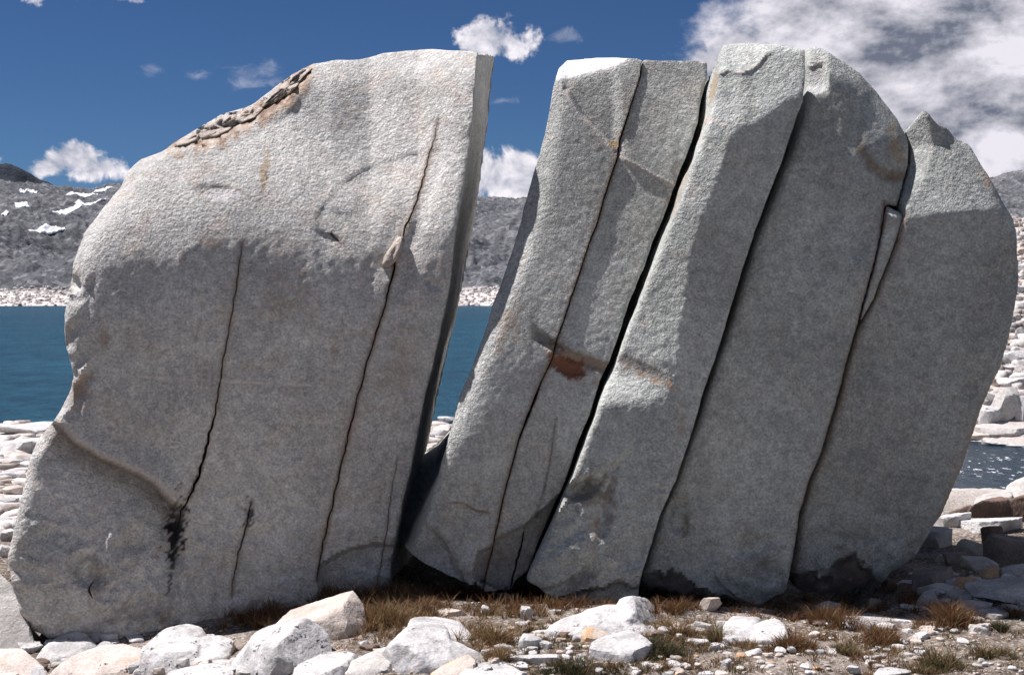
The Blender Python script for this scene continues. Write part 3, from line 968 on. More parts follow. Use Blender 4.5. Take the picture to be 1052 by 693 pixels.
def st_BC(x, y, q):
    n = fbm(q * 0.12, 4, 0.6, 25); n2 = fbm(q * 0.45, 3, 0.7, 26)
    yield (0.78, 0.77, 0.76), 0.95 * ss(np.interp(x, [560, 571, 590, 606, 630, 648, 655], [84, 82, 80, 75, 69, 60, 40]) - y + n * 3, -1, 2) * (x < 652)
    yield VEIN, 0.8 * ss(poly_d(x, y, BVEIN) + n * 1.5, 2.4, 0.4)
    yield ORANGE, 0.8 * ss(blobs(x, y, 630, 148, 7, 5, 20) + n2 * 0.3, 0.15, 0.5)
    yield (0.15, 0.145, 0.135), 0.75 * ss(poly_d(x, y, XENO) + n * 3, 8, 5.5) * ss(x, 540, 556)
    yield TAN, 0.7 * ss(poly_d(x, y, XENO) + n * 5, 5, 1) * ss(x, 556, 580)
    yield TAN, 0.45 * ss(blobs(x, y, 590, 378, 48, 22, 15) + n * 0.6, 0.2, 0.6)
    yield (0.22, 0.075, 0.030), 0.9 * ss(np.minimum(blobs(x, y, 583, 377, 26, 13, 22), 0.8) + n * 0.35 + n2 * 0.3, 0.12, 0.28)
    yield (0.05, 0.05, 0.05), 0.7 * ss(blobs(x, y, 572, 354, 14, 6, 25) + n2 * 0.6, 0.3, 0.5)
    yield VEIN, 0.5 * ss(poly_d(x, y, [(500, 383), (540, 386), (580, 392), (612, 396)]) + n2, 1.8, 0.2)
    yield BROWN, 0.6 * np.exp(-(poly_d(x, y, BR) / 2.6) ** 2) * ss(y, 90, 140)
    yield TAN, 0.30 * np.exp(-poly_d(x, y, BR) / 7) * (0.5 + n)
    yield TAN, 0.45 * ss(blobs(x, y, 522, 330, 16, 40, 20) + n * 0.7, 0.3, 0.7)
    yield ORANGE, 0.6 * ss(blobs(x, y, 728, 92, 8, 22, 12) + n2 * 0.3, 0.1, 0.5)
    yield BROWN, 0.5 * np.exp(-(poly_d(x, y, [(571, 430), (566, 470), (560, 500), (551, 530)]) / 1.6) ** 2)
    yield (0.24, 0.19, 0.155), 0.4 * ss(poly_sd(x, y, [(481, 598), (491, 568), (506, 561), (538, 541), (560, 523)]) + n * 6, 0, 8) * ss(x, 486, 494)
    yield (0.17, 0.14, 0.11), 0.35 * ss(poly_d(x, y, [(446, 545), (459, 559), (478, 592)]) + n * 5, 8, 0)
    yield BROWN, 0.5 * ss(poly_d(x, y, [(456, 516), (470, 516), (490, 524), (502, 526)]) + n * 1, 1.8, 0.2)


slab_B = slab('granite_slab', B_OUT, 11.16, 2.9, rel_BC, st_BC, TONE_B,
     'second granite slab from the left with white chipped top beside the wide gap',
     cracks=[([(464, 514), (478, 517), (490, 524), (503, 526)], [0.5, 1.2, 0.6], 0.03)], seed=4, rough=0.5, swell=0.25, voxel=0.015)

# ---------------- third slab
CL = [(x + g_ * 0.5, y, -0.16) for (x, y), g_ in zip(BR, BGAP)]
CRr = [(728, 63), (728, 79), (721, 103), (718, 127), (710.6, 148), (697, 183), (683, 224), (672, 248), (662, 278), (648, 309), (638, 340.5), (627, 372),
       (617, 392), (606.6, 427), (593, 459), (582, 494), (565, 531), (551.5, 564), (543, 586)]
C_OUT = CL[::-1] + [(683, 62), (714, 62)] + [(x - 1.2, y) for x, y in CRr] + [(531, 594.5), (521, 605), (508, 607)]
slab_C = slab('granite_slab', C_OUT, 11.18, 2.9, rel_BC, st_BC, TONE_B,
     'narrow third granite slab between the hairline crack and the black cleft',
     cracks=[([(539, 541), (536, 560), (530, 580), (524, 604)], [1.2, 2.2, 2.5, 3.0], 0.14), ([(571, 430), (566, 470), (560, 500), (549, 530)], [0.3, 0.9, 0.8, 0.5], 0.03)], seed=5, rough=0.6, swell=0.25, voxel=0.015)

# ---------------- fourth slab
DL = [(742, 46), (738, 65), (733, 100), (729.6, 117), (717.5, 152), (707, 176), (697, 210.6), (683, 242), (669, 278), (655, 313), (641, 347),
      (631, 375), (620.5, 396), (610, 430.6), (596, 465), (587, 490), (568, 534), (555, 564), (545, 584.5), (541, 596)]
DR = [(827, 51), (828, 72), (825, 103), (815, 131), (801, 172.5), (790, 200), (776, 238), (762.6, 278), (749, 323), (735, 368), (724, 399), (714, 434),
      (704, 466), (694.5, 494), (679, 527), (668, 564), (659, 591), (655, 618)]
D_OUT = [(x + 1.3 * (1 if y < 560 else 0), y, -0.05) for x, y in DL[::-1]] + [(762.5, 43.6), (797, 45), (823, 49.5)] + DR + [(620, 622), (580, 618), (560, 610)]


def rel_D(x, y):
    r = 0.0 * x
    fold = np.interp(y, [100, 160, 220, 260, 310, 380, 400, 450, 520, 600], [765, 745, 722, 709, 703, 694, 690, 660, 610, 560])
    r = r + 0.42 * MPX * sp(fold - x, 1.2) * (1 - ss(y, 380, 420) * 0.75)
    yc = np.interp(x, [720, 735, 752, 775, 800, 830], [118, 126, 132, 127, 108, 92])
    r = r + 0.40 * MPX * sp(yc - y, 2.5)
    # facets at the head
    s1 = poly_sd(x, y, [(738, 75), (748, 72), (760, 75), (774, 70), (786, 56), (800, 48)])
    r = r + 0.9 * MPX * sp(-s1, 1.5) * 0.7 - 0.018 * np.exp(-(s1 / 2.0) ** 2)
    r = r + 0.9 * MPX * sp(52 - y, 2)
    xl = np.interp(y, [46, 65, 100, 117, 152, 210, 278, 347, 430, 534, 590], [742, 738, 733, 729.6, 717.5, 697, 669, 641, 610, 568, 543])
    r = r + 1.3 * MPX * sp(xl + 2.5 - x, 1.0)
    # scars and hollows lower down
    s2 = poly_sd(x, y, [(588, 508), (600, 490), (622, 476), (640, 462), (655, 440)])
    r = r + 0.045 * ss(s2, 0, 8) * (1 - ss(s2, 20, 70)) * (1 - ss(x, 640, 660))
    r = r + 0.11 * ss(blobm(x, y, 598, 502, 24, 13, -20), 0, .6)
    r = r + 0.04 * ss(blobm(x, y, 622, 520, 10, 40, 8), 0, .7)
    r = r + 0.015 * ss(blobm(x, y, 676, 502, 10, 4, 0), 0, .4)
    s3 = poly_sd(x, y, [(563, 602), (585, 592), (600, 580), (608, 574)])
    r = r + 0.05 * ss(s3, 0, 4) * (1 - ss(x, 600, 612))
    s4 = poly_sd(x, y, [(610, 603), (630, 597), (656, 599)]) + 4 * fbm(np.stack([x * .09, y * .09, x * 0], -1), 3, .6, 95)
    r = r + 0.16 * ss(s4, 0, 3)
    s5 = poly_sd(x, y, [(690, 388), (698, 400), (703, 425), (708, 440)])
    r = r + 0.012 * ss(-s5, 0, 2) * (1 - ss(-s5, 2, 20))
    sx = poly_d(x, y, XENO)
    r = r + 0.005 * ss(6 - sx, 0, 4) * (1 - ss(x, 682, 690))
    return r


def st_D(x, y, q):
    n = fbm(q * 0.12, 4, 0.6, 25); n2 = fbm(q * 0.45, 3, 0.7, 26)
    yield (0.19, 0.175, 0.155), 0.75 * ss(poly_d(x, y, XENO[6:]) + n * 3, 8, 5.0)
    yield TAN, 0.6 * ss(poly_d(x, y, [(641, 374), (664, 386), (688, 396)]) + n * 4, 4, 0.5)
    yield TAN, 0.5 * ss(poly_d(x, y, [(688, 392), (698, 402), (702, 425), (700, 450)]) + n * 3, 3, 0.2)
    yield VEIN, 0.7 * ss(poly_d(x, y, [(722, 120), (728, 122), (745, 128)]) + n * 3, 4, 0.5)
    yield VEIN, 0.7 * ss(poly_d(x, y, [(738, 76), (748, 73), (760, 76), (776, 68), (788, 55)]) + n, 2, 0.3)
    yield VEIN, 0.35 * ss(poly_d(x, y, [(700, 192), (720, 194), (740, 196)]) + n, 2, 0.3)
    yield ORANGE, 0.6 * ss(blobs(x, y, 733, 90, 5, 22, 12) + n2 * 0.3, 0.1, 0.5)
    yield TAN, 0.45 * ss(poly_d(x, y, [(724, 120), (705, 175), (690, 225)]) + n * 4, 4, 0)
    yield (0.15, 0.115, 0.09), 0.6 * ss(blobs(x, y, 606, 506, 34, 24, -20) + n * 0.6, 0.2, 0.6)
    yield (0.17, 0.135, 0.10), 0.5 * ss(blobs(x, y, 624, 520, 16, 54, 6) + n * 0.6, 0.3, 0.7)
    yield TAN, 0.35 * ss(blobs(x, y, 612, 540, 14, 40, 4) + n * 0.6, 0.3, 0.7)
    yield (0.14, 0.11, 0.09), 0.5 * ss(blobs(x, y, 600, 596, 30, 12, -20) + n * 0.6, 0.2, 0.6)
    yield BROWN, 0.4 * ss(poly_d(x, y, [(680, 372), (700, 380), (790, 412)]) + n2 * 3, 1.2, 0.1)


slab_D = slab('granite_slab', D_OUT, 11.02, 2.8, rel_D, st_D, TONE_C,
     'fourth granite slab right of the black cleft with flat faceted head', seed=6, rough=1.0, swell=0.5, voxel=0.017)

# ---------------- fifth slab, widest of the right half
EL = [(830, 50), (831, 72), (831, 89), (827, 117), (819, 145), (806, 179), (795, 208), (781, 243), (768, 282), (755, 325), (740, 370), (729.6, 400), (718, 436), (707, 468), (697.5, 495),
      (682.5, 527), (671, 563), (662.6, 589), (661, 600)]
ER = [(849, 51), (863, 60), (884, 75), (901, 94.5), (918.6, 117), (929, 134), (932.5, 141), (934, 152), (932.5, 172), (927, 193), (922.5, 212), (909, 209), (908, 226), (901, 259),
      (895, 281.6), (886, 313), (880.5, 336), (871, 368), (862, 403), (853, 434), (844, 465), (831, 495), (822, 526), (817, 558), (812, 589)]
E_OUT = [(x - 0.8, y, -0.10) for x, y in EL[::-1]] + [(838, 47)] + ER + [(804, 611), (784, 620), (757, 616), (745, 610), (718, 611), (688, 608)]


def rel_E(x, y):
    r = 0.02 + 0.06 * MPX * sp(y - 250, 30)
    # shoulder that turns back to the right
    xs = np.interp(y, [45, 80, 110, 150, 185, 215, 260, 330], [846, 862, 876, 890, 896, 902, 915, 960])
    r = r + 0.55 * MPX * sp(x - xs, 5)
    ys_ = np.interp(x, [840, 860, 884, 900, 920, 934], [60, 76, 90, 108, 130, 152])
    r = r + 0.8 * MPX * sp(ys_ - y, 4)
    r = r - 0.03 * ss(blobm(x, y, 910, 150, 30, 40, -35), 0, 0.9)
    r = r + 0.035 * ss(blobm(x, y, 918, 180, 16, 8, 10), 0, 0.6)
    # chip at the crown
    s1 = poly_sd(x, y, [(828, 100), (845, 96), (852, 88), (850, 66), (846, 45)])
    m = ss(849 - x, -3, 4) * (1 - ss(y, 88, 98))
    r = r + (0.04 + 0.02 * ss(y - 0.4 * (849 - x), 62, 65) + 0.5 * MPX * np.clip(849 - x, 0, 14)) * m
    r = r + 0.13 * MPX * sp(330 - y, 30) + 0.10 * MPX * sp(np.interp(x, [820, 850, 880], [150, 160, 175]) - y, 14)
    xl = np.interp(y, [72, 117, 179, 243, 325, 400, 495, 589], [831, 827, 806, 781, 755, 729.6, 697.5, 662.6])
    r = r + 0.9 * MPX * sp(xl + 3 - x, 1.5)
    # ragged foot
    s2 = poly_sd(x, y, [(661, 590), (676, 588), (690, 584), (704, 594), (722, 603), (736, 612)]) + 5 * fbm(np.stack([x * .09, y * .09, x * 0], -1), 3, .6, 93)
    r = r + (0.14 * ss(s2, 0, 3) + 0.6 * MPX * np.clip(s2, 0, 40)) * (1 - ss(x, 728, 740))
    s3 = poly_sd(x, y, [(733, 585), (737, 595), (746, 604), (757, 613), (770, 618)])
    r = r + 0.03 * ss(s3, 0, 2) * (1 - ss(x, 760, 772)) * ss(x, 732, 738)
    for cxx, cyy, rx, ry, dpt, an in ((697, 530, 14, 24, .06, 10), (770, 560, 26, 14, .04, -10), (788, 588, 20, 16, .045, 0), (800, 210, 30, 60, .012, 0),
                                      (880, 235, 20, 40, .02, 0), (705, 545, 9, 8, .03, 0), (688, 520, 8, 20, .02, 10)):
        r = r + dpt * ss(blobm(x, y, cxx, cyy, rx, ry, an), 0, 0.5)
    r = r + 0.9 * MPX * sp(y - np.interp(x, [735, 760, 785, 812], [606, 610, 612, 592]), 4)
    return r


def st_E(x, y, q):
    n = fbm(q * 0.12, 4, 0.6, 35); n2 = fbm(q * 0.45, 3, 0.7, 36)
    ring = poly_d(x, y, [(885, 150), (892, 165), (902, 177), (914, 182), (928, 180)])
    yield ORANGE, 0.85 * ss(ring + n * 4, 5, 1) * (0.6 + n2)
    yield ORANGE, 0.45 * ss(blobs(x, y, 920, 150, 14, 34, -10) + n * 0.6, 0.3, 0.7)
    yield (0.16, 0.12, 0.10), 0.45 * ss(ring + n * 3 - 3, 5, 1)
    yield (0.60, 0.60, 0.60), 0.5 * ss(blobs(x, y, 840, 86, 14, 12, 30) + n * 0.3, 0.1, 0.5)
    yield BROWN, 0.55 * np.exp(-(poly_d(x, y, ER[10:]) / 2.4) ** 2)
    yield TAN, 0.25 * np.exp(-poly_d(x, y, ER[10:]) / 6) * (0.5 + n)
    yield RUST, 0.6 * np.exp(-(poly_d(x, y, [(908, 207), (909, 224), (905, 240)]) / 2.0) ** 2)
    yield BROWN, 0.5 * ss(poly_d(x, y, [(703, 528), (708, 545), (700, 552)]) + n * 2, 2.5, 0.4)
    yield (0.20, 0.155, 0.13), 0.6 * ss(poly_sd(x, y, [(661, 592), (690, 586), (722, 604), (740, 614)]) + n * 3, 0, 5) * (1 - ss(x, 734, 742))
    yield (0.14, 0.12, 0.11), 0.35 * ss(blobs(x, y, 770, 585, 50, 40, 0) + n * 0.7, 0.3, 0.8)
    yield VEIN, 0.25 * ss(poly_d(x, y, [(828, 128), (838, 134), (846, 140)]) + n, 2, 0.3)
    yield VEIN, 0.25 * ss(poly_d(x, y, [(815, 160), (830, 157), (842, 160)]) + n, 2, 0.3)


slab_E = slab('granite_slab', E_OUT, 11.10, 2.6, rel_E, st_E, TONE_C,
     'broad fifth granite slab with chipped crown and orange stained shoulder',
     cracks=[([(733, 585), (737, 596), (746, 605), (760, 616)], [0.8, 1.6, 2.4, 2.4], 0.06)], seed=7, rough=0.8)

# ---------------- sliver wedged between the fifth slab and the last block
F_L = [(911, 211), (911, 226), (903.5, 259), (897.5, 281.6), (888.5, 313), (882.5, 333)]
F_R = [(929, 220), (921, 248), (911.5, 271), (898, 306), (886, 327)]
F_OUT = F_L[::-1] + [(917, 214)] + F_R


def rel_F(x, y):
    r = 0.045 + 0.55 * MPX * sp(x - 912, 4)
    r = r + 1.5 * MPX * sp(222 - y, 1.5) + 1.0 * MPX * sp(x - np.interp(y, [220, 270, 327], [926, 909, 885]), 1)
    return r


slab_F = slab('granite_sliver', F_OUT, 11.14, 1.4, rel_F, st_E, TONE_C, 'thin wedge shaped granite sliver jammed in the crack near the right end', voxel=0.016, seed=8, rough=0.8, cat='boulder')

# ---------------- last block
GL = [(936, 139.5), (939, 158), (934.5, 180), (930, 205), (931.5, 221), (923.5, 249), (914, 271), (900.5, 306), (888, 329), (883, 338), (873.5, 369), (864.5, 404),
      (856, 435), (847.5, 464), (834, 496), (825, 526), (820, 558), (816, 588), (818, 604)]
G_OUT = [(x - 1.2, y, -0.12) for x, y in GL[::-1]] + [(932, 133), (940, 124), (950, 112), (957, 119), (964, 127), (974, 131), (981, 141), (996.6, 148), (1009, 169), (1019, 184.6), (1033, 210.6), (1041.6, 224), (1046, 245), (1047, 295),
                    (1043, 316), (1036, 351), (1028, 378.6), (1019, 396), (1008.7, 420), (996.6, 455), (989.6, 479), (986, 487), (978, 504.6), (967.5, 529), (955, 547.6), (943, 569), (921, 586), (906, 596), (878, 608), (850, 612)]


def rel_G(x, y):
    r = 0.04 + 0.05 * MPX * sp(y - 250, 30)
    yf = np.interp(x, [925, 945, 980, 1020, 1046], [226, 222, 218, 216, 226])
    r = r + 0.42 * MPX * sp(yf - y, 1.2)
    # left facet of the horn
    xs = np.interp(y, [110, 128, 150, 172, 190, 220], [953, 955, 957, 953, 946, 934])
    r = r + 0.75 * MPX * sp(xs - x, 0.7) * (1 - ss(y, 176, 215))
    s1 = poly_sd(x, y, [(955, 112), (966, 132), (980, 140), (1000, 150), (1020, 186), (1036, 216)])
    r = r + 0.10 * MPX * sp(-s1 + 3, 1.5)
    # right flank
    xr = np.interp(y, [200, 245, 295, 351, 396, 455, 505, 547, 586], [1028, 1040, 1042, 1030, 1012, 990, 972, 949, 915])
    r = r + 0.7 * MPX * sp(x - xr + 3, 3)
    xl = np.interp(y, [221, 271, 329, 369, 435, 496, 558, 604], [931.5, 914, 888, 873.5, 856, 834, 820, 818])
    r = r + 0.6 * MPX * sp(xl + 3 - x, 1.5) * ss(y, 225, 240)
    # broken brown foot
    s2 = poly_sd(x, y, [(812, 590), (830, 586), (845, 592), (856, 578), (872, 568), (884, 575), (895, 586), (906, 598)]) + 5 * fbm(np.stack([x * .09, y * .09, x * 0], -1), 3, .6, 94)
    q = np.stack([x * 0.07, y * 0.05, x * 0], -1)
    r = r + (0.10 * ss(s2, 0, 2.5) + 0.45 * MPX * np.clip(s2, 0, 40) + 0.05 * fbm(q, 3, 0.6, 90) * ss(s2, 0, 6)) * (1 - ss(x, 902, 910))
    r = r + 0.15 * MPX * sp(y - 430, 30)
    for cxx, cyy, rx, ry, dpt, an in ((1030, 290, 18, 26, .02, 0), (985, 430, 30, 40, .015, 20), (930, 545, 26, 16, .02, -20), (940, 560, 12, 8, .03, -20), (995, 400, 10, 16, .03, 20)):
        r = r + dpt * ss(blobm(x, y, cxx, cyy, rx, ry, an), 0, 0.5)
    r = r + 1.0 * MPX * sp(y - np.interp(x, [880, 906, 943, 967, 990], [600, 590, 562, 524, 470]), 4)
    return r


def st_G(x, y, q):
    n = fbm(q * 0.12, 4, 0.6, 45); n2 = fbm(q * 0.45, 3, 0.7, 46)
    yield BROWN, 0.5 * np.exp(-(poly_d(x, y, GL[5:]) / 2.6) ** 2)
    yield TAN, 0.30 * np.exp(-poly_d(x, y, GL[5:]) / 6) * (0.5 + n)
    yield RUST, 0.6 * np.exp(-(poly_d(x, y, [(931, 221), (923, 249)]) / 2.0) ** 2)
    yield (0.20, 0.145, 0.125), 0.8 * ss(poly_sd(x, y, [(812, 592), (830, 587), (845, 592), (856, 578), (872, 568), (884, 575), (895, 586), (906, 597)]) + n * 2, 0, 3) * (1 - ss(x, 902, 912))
    yield TAN, 0.5 * ss(blobs(x, y, 1018, 185, 20, 12, 40) + n * 0.6, 0.2, 0.6)
    yield (0.58, 0.53, 0.48), 0.55 * ss(poly_d(x, y, [(956, 128), (957, 150), (953, 172)]) + n, 2, 0.3)
    yield TAN, 0.5 * ss(poly_d(x, y, [(1019, 396), (1008, 420), (985, 487), (967, 529)]) + n * 3, 5, 1)
    yield VEIN, 0.28 * ss(poly_d(x, y, [(866, 420), (900, 430), (950, 450), (985, 462)]) + n2 * 2, 1.4, 0.1)


slab_G = slab('granite_block', G_OUT, 11.16, 2.2, rel_G, st_G, TONE_G, 'rightmost granite block with a pointed horn on its top left', seed=9, rough=0.9)

# loose flakes on the left block: one stuck in its second crack, others along the crust of its rim
def flake(pts, lift, label, parent, relief, Yf, seed):
    P = dense(pts, 3.0)
    x, y = P[:, 0], P[:, 1]
    c = P.mean(0)
    rings = []
    for k, (s_, d_) in enumerate(((1.0, 0.05), (0.97, -lift * 0.5), (0.72, -lift), (0.40, -lift * 1.05), (0.12, -lift * 1.0))):
        xx, yy = c[0] + (x - c[0]) * s_, c[1] + (y - c[1]) * s_
        q = np.stack([xx * .15, yy * .15, xx * 0 + seed], -1)
        rings.append(unproj(xx, yy, Yf + relief(xx, yy) + d_ + fbm(q, 3, .6, seed) * .012))
    n = len(P)
    V = np.concatenate(rings)
    F = []
    for k in range(len(rings) - 1):
        for i in range(n):
            j = (i + 1) % n
            F.append((k * n + i, k * n + j, (k + 1) * n + j, (k + 1) * n + i))
    me = mesh_np('flake', V, F)
    bm = bmesh.new(); bm.from_mesh(me)
    bm.verts.ensure_lookup_table()
    bm.faces.new([bm.verts[(len(rings) - 1) * n + i] for i in range(n)])
    bm.faces.new([bm.verts[i] for i in range(n)][::-1])
    bmesh.ops.recalc_face_normals(bm, faces=bm.faces)
    bm.to_mesh(me); bm.free()
    V = get_co(me)
    C = np.zeros((len(V), 4)); C[:, :3] = TAN; C[:, 3] = 0.45
    col_attr(me, 'stain_shade', C)
    o = new_obj('flake', me, TONE_A, parent)
    o.matrix_parent_inverse = parent.matrix_world.inverted()
    o['label'] = label
    return o


bpy.context.view_layer.update()
for i, (pts, lift, lb) in enumerate([
        ([(414, 242), (413, 256), (407, 268), (400, 275), (392, 274), (394, 264), (402, 252), (409, 243)], .06, 'tan flake wedged in the long crack'),
        ([(300, 95), (306, 88), (318, 74), (322, 70), (312, 70), (298, 80), (284, 92), (272, 104), (268, 112), (282, 106)], .07, 'crust flake highest on the rim'),
        ([(250, 113), (262, 108), (272, 111), (262, 121), (247, 127), (240, 124)], .06, 'crust flake in the middle of the rim'),
        ([(228, 120), (243, 117), (246, 124), (236, 134), (222, 141), (207, 144), (203, 138), (214, 128)], .06, 'broad crust flake on the rim'),
        ([(180, 147), (196, 139), (206, 137), (204, 144), (190, 149), (179, 151)], .05, 'lowest crust flake on the rim')]):
    flake(pts, lift, lb, slab_A, rel_A, 11.05, i + 3)

# ------------------------------------------------------------------ stones
def ico(sub):
    bm = bmesh.new(); bmesh.ops.create_icosphere(bm, subdivisions=sub, radius=1.0)
    V = np.array([v.co for v in bm.verts]); F = np.array([[v.index for v in f.verts] for f in bm.faces])
    bm.free()
    return V / np.linalg.norm(V, axis=1)[:, None], F


ICO = {s: ico(s) for s in (1, 2, 3, 4, 5)}


def star(planes_n, planes_h, sub, seed, soft=0.03, lump=0.05, fine=0.012):
    D, F = ICO[sub]
    dots = D @ np.asarray(planes_n).T
    r = np.where(dots > 1e-3, np.asarray(planes_h)[None, :] / np.maximum(dots, 1e-3), 1e3)
    m = r.min(1)
    k = soft * np.median(m)
    rs = -k * np.log(np.exp(-np.clip((r - m[:, None]) / k, 0, 50)).sum(1)) + m
    sc = float(np.median(rs))
    rs = rs * (1 + lump * fbm(D * 2.6, 5, 0.6, seed, True)) + sc * fine * fbm(D * 11, 3, 0.6, seed + 4)
    return D * rs[:, None], F


def rock_shape(seed, sub=4, n=13, flat=0.5, lump=0.025, soft=0.008):
    """an angular stone in a unit box standing on z = 0"""
    rg = np.random.default_rng(seed)
    N = rg.normal(size=(n, 3)); N /= np.linalg.norm(N, axis=1)[:, None]
    h = rg.uniform(0.62, 1.0, n)
    tilt = rg.normal(size=2) * 0.16
    N = np.vstack([N, [tilt[0], tilt[1], 1], [0, 0, -1], np.eye(3)[0], -np.eye(3)[0], np.eye(3)[1], -np.eye(3)[1]])
    N /= np.linalg.norm(N, axis=1)[:, None]
    h = np.concatenate([h, [flat, 0.6, 1, 1, 1, 1]])
    V, F = star(N, h, sub, seed, soft, lump)
    lo, hi = V.min(0), V.max(0)
    return (V - lo) / (hi - lo) - np.array([0.5, 0.5, 0]), F


_shape_cache = {}


def cached_shape(seed, sub, flat):
    key = (seed, sub, flat)
    if key not in _shape_cache:
        _shape_cache[key] = rock_shape(seed, sub, flat=flat)
    return _shape_cache[key]


M_WHITE = stone('white_stone', (0.58, 0.57, 0.56), (0.36, 0.355, 0.345), lichen=0.3)
M_LICHEN = stone('lichen_stone', (0.60, 0.59, 0.575), (0.36, 0.355, 0.345), lichen=0.6)
M_GREY = stone('grey_stone', (0.52, 0.505, 0.475), (0.36, 0.345, 0.32))
M_TAN = stone('tan_stone', (0.56, 0.49, 0.43), (0.40, 0.35, 0.31), tint=(0.55, 0.34, 0.16))
M_PINK = stone('pink_stone', (0.62, 0.54, 0.49), (0.40, 0.36, 0.32), lichen=0.3, tint=(0.50, 0.40, 0.33))
M_ORANGE = stone('orange_stone', (0.50, 0.33, 0.20), (0.38, 0.27, 0.19))
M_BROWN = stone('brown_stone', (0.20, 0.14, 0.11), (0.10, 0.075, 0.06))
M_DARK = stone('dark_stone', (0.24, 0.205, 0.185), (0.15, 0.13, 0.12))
MATS = dict(white=M_WHITE, lichen=M_LICHEN, grey=M_GREY, tan=M_TAN, pink=M_PINK, orange=M_ORANGE, brown=M_BROWN, dark=M_DARK)


def add_rock(V, F, loc, mat, label, name='rock', group=None, cat='rock'):
    o = new_obj(name, mesh_np(name, V, F), mat)
    o.data.set_sharp_from_angle(angle=math.radians(27))
    o.location = loc
    return tag(o, label, cat, group)


def hull_lobe(pts, B, seed, sub, lump, soft):
    P = np.array([unproj(x, y, np.array(B[1] + dy)) for x, y, dy in pts])
    P = np.vstack([P, (P * [1, 1, 0] + [0, 0, B[2] - 0.10])])
    bm = bmesh.new()
    for p in P:
        bm.verts.new(p)
    bmesh.ops.convex_hull(bm, input=bm.verts)
    bm.normal_update()
    c = P.mean(0)
    N, h = [], []
    for f in bm.faces:
        nn = np.array(f.normal); hh = float((np.array(f.verts[0].co) - c) @ nn)
        if hh < 0: nn, hh = -nn, -hh
        if f.calc_area() > 1e-6:
            N.append(nn); h.append(max(hh, 0.01))
    bm.free()
    N, h = np.array(N), np.array(h)
    rr = np.random.default_rng(seed)                 # knocked off corners
    E = rr.normal(size=(26, 3)); E[:, 2] = np.abs(E[:, 2]); E /= np.linalg.norm(E, axis=1)[:, None]
    sup = ((P - c) @ E.T).max(0)
    N = np.vstack([N, E]); h = np.concatenate([h, sup * rr.uniform(0.82, 1.0, 26)]) * 1.05
    V, F = star(N, h, sub, seed, soft, lump, 0.010)
    return V + c, F


def hull_rock(pts, base, mat, label, seed, sub=5, name='rock', lump=0.018, soft=0.005, group='stones lying in front of the boulder'):
    """pts: outline and ridge points (px, py, metres behind the point where the stone meets the ground); a list of lists fuses lobes"""
    B = ground_hit(*base)
    lobes = pts if isinstance(pts[0], list) else [pts]
    Vs, Fs, off = [], [], 0
    for i, l in enumerate(lobes):
        V, F = hull_lobe(l, B, seed + i * 7, sub, lump, soft)
        Vs.append(V); Fs.append(F + off); off += len(V)
    V, F = np.concatenate(Vs), np.concatenate(Fs)
    base_pt = np.array([V[:, 0].mean(), V[:, 1].mean(), B[2]])
    o = add_rock(V - base_pt, F, base_pt, MATS[mat], label, name, group)
    if len(lobes) > 1:
        md = o.modifiers.new('fuse', 'REMESH'); md.mode = 'VOXEL'; md.voxel_size = 0.011; md.use_smooth_shade = True
        bake_modifiers(o)
        me = o.data
        V = get_co(me)
        V = V + get_no(me) * (fbm((V + base_pt) * 7, 3, .6, seed) * .008)[:, None]
        set_co(me, V); me.set_sharp_from_angle(angle=math.radians(30))
    return o


def stone_at(px, py, wpx, hpx, mat, label, seed, dr=0.7, flat=0.5, yaw=0.0, sub=4, name='rock', group='stones lying in front of the boulder', sink=0.12, hmin=0.28, cat='rock', hit=None):
    """a stone whose foot meets the ground at (px, py)"""
    B = ground_hit(px, py) if hit is None else hit
    w = wpx * B[1] / FPX
    d = w * dr
    slope = (EYE_Z - B[2]) / B[1]
    h = max(hpx * B[1] / FPX - slope * d * 0.6, hmin * w * 0.6)
    S, F = cached_shape(seed, sub, flat)
    c, s = math.cos(yaw), math.sin(yaw)
    R = np.array([[c, -s, 0], [s, c, 0], [0, 0, 1]])
    V = S @ R.T
    lo, hi = V.min(0), V.max(0)
    V = (V - [(lo[0] + hi[0]) / 2, (lo[1] + hi[1]) / 2, 0]) / [hi[0] - lo[0], hi[1] - lo[1], 1]
    V = V * [w, d, h * (1 + sink)]
    return add_rock(V, F, (B[0], B[1] + d * 0.42, B[2] - h * sink - 0.01), MATS[mat], label, name, group, cat)


# ---- the large stones in the foreground
hull_rock([(236, 684, .25), (250, 660, .35), (264, 649, .40), (300, 637, .40), (312, 636, .32), (277, 664, .0), (272, 686, .0), (343, 664, .25), (331, 647, .38),
           (325, 692, .05), (341, 672, .55), (262, 652, .75), (322, 640, .75)], (290, 692), 'lichen', 'big white lichen spotted rock with a sharp ridge at bottom left', 101)
hull_rock([(273, 647, .2), (300, 627, .5), (345, 613, .5), (361, 608, .42), (381, 633, .2), (352, 622, .1), (377, 652, .15), (345, 654, .0), (300, 652, .0), (352, 640, -.02),
           (361, 612, .8), (312, 629, .9)], (345, 657), 'tan', 'flat topped tan rock with orange rim behind the ridged white rock', 102)
hull_rock([[(394, 664, .2), (422, 643, .45), (437, 638, .6), (452, 638, .6), (463, 653, .35), (470, 684, .0), (452, 688, -.05), (424, 685, -.05), (410, 664, .0), (440, 642, 1.0)],
           [(455, 655, .3), (470, 660, .3), (490, 671, .2), (508, 678, .2), (490, 686, .0), (455, 688, -.03), (480, 668, .6)]],
          (450, 688), 'white', 'brightest large white rock sloping to the right, bottom centre left', 103)
